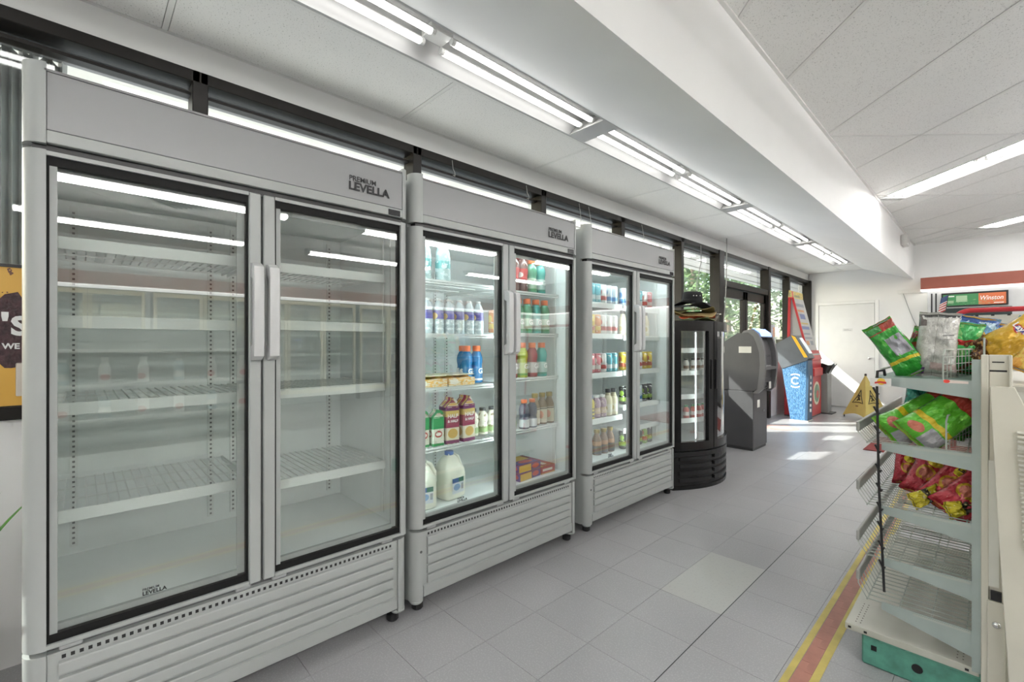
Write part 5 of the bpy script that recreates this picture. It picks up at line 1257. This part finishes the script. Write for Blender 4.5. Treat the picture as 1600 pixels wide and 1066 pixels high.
AW = P('aisle_white', (.60, .61, .58), .5)
G().box(.36, .40, 0, 2.6, 0, 1.42).obj('back_panel', P('aisle_back', (.30, .32, .31), .6), ai); G().box(-.02, .36, 0, 2.6, 0, .16).obj('base', AW, ai)
for z in (.5, .85, 1.2): G().box(.02, .36, 0, 2.6, z-.03, z).obj('shelf', AW, ai)
for y_ in (0, 2.57): G().box(.33, .40, y_, y_+.03, 0, 1.45).obj('upright', AW, ai)
proto('spray', bottle_proto('glass', PRINT('spray_white', (.70, .70, .68), [('e', .5, .28, .14, .14, (.55, .08, .07)), ('e', 0, .28, .14, .14, (.55, .08, .07)), ('e', 1, .28, .14, .14, (.55, .08, .07))], .4), CAPW, .27, .05, 'spray_bottle'))
proto('soap', bottle_proto('juice', PRINT('soap_blue', (.25, .38, .42), [('r', 0, 1, .2, .5, (.6, .6, .55))], .4), CAPW, .25, .05, 'soap_bottle'))
for r_, z in enumerate((.5, .85)):
    for k in range(8):
        put('spray' if (k+r_) % 3 else 'soap', 2.55, -.75+k*.31, z+.001, '%s cleaning bottle from left, %s shelf, low aisle shelf' % (ORD[k], ('lower', 'upper')[r_]), 'cleaning bottles on the aisle shelf')

# ================================================================== TREES OUTSIDE
LF = [P('tree_leaf_%d' % k, c, .6, var=.35, vscale=3) for k, c in enumerate(((.10, .17, .05), (.14, .20, .07), (.07, .12, .04)))]
BARK = P('bark', (.20, .15, .10), .9, var=.3, vscale=12, bump=.5, bscale=20)
def tree(label, x, y, h, r, m, seed):
    t = thing('tree', label, 'tree', (x, y, -.03), None, 'trees beyond the pavement'); rn = random.Random(seed)
    G().tube([(0, 0, 0), (.05, .04, h*.3), (-.03, .08, h*.6), (.02, .0, h*.9)], [.16, .12, .09, .03], 8).obj('trunk', BARK, t, True)
    g = G()
    for k in range(1500):
        d = Vector((rn.gauss(0, 1), rn.gauss(0, 1), rn.gauss(0, 1))).normalized()*(rn.random()**.4)
        c = Vector((d.x*r, d.y*r, h*.60+d.z*h*.42)); a = Vector((rn.uniform(-1, 1), rn.uniform(-1, 1), rn.uniform(-.6, .6))).normalized()*rn.uniform(.10, .2); b = a.orthogonal().normalized()*.06
        vs = [g.bm.verts.new(c-a), g.bm.verts.new(c+b), g.bm.verts.new(c+a), g.bm.verts.new(c-b)]; g._face(vs)
    tag(g.obj('foliage', m, t), kind='stuff')
for k, (x, y, h, r) in enumerate(((-7.2, 15.5, 5.5, 2.2), (-8.0, 20.6, 6.0, 2.4), (-5.2, 25.5, 5.0, 1.7), (-12, 11, 6.5, 2.6), (-13.2, 19.5, 7.5, 2.2), (-9.5, 30.5, 7, 2.8), (-12, 4, 6, 2.5), (-13, 25.5, 8, 2.3))):
    tree(['leafy tree seen through the window above the hats', 'leafy tree seen through the left entrance leaf', 'slim tree seen through the right entrance leaf', 'broad tree far left outside', 'tall tree behind the nearer trees', 'tall tree farthest along the street', 'tree outside behind the coolers', 'largest tree in the distance'][k], x, y, h, r, LF[k % 3], k)
hg = thing('hedge', 'clipped green hedge along the far edge of the pavement', 'hedge', (-16, 10, -.03))
def hedge(u, v): return Vector((.5*math.cos(PI*v)+.15*noise.noise(Vector((u*60, v*4, 1))), -40+80*u, 2.2*math.sin(PI*v)+.3*noise.noise(Vector((u*50, v*5, 7)))))
G().grid(hedge, 160, 10, False).obj('foliage', LF[0], hg, True)
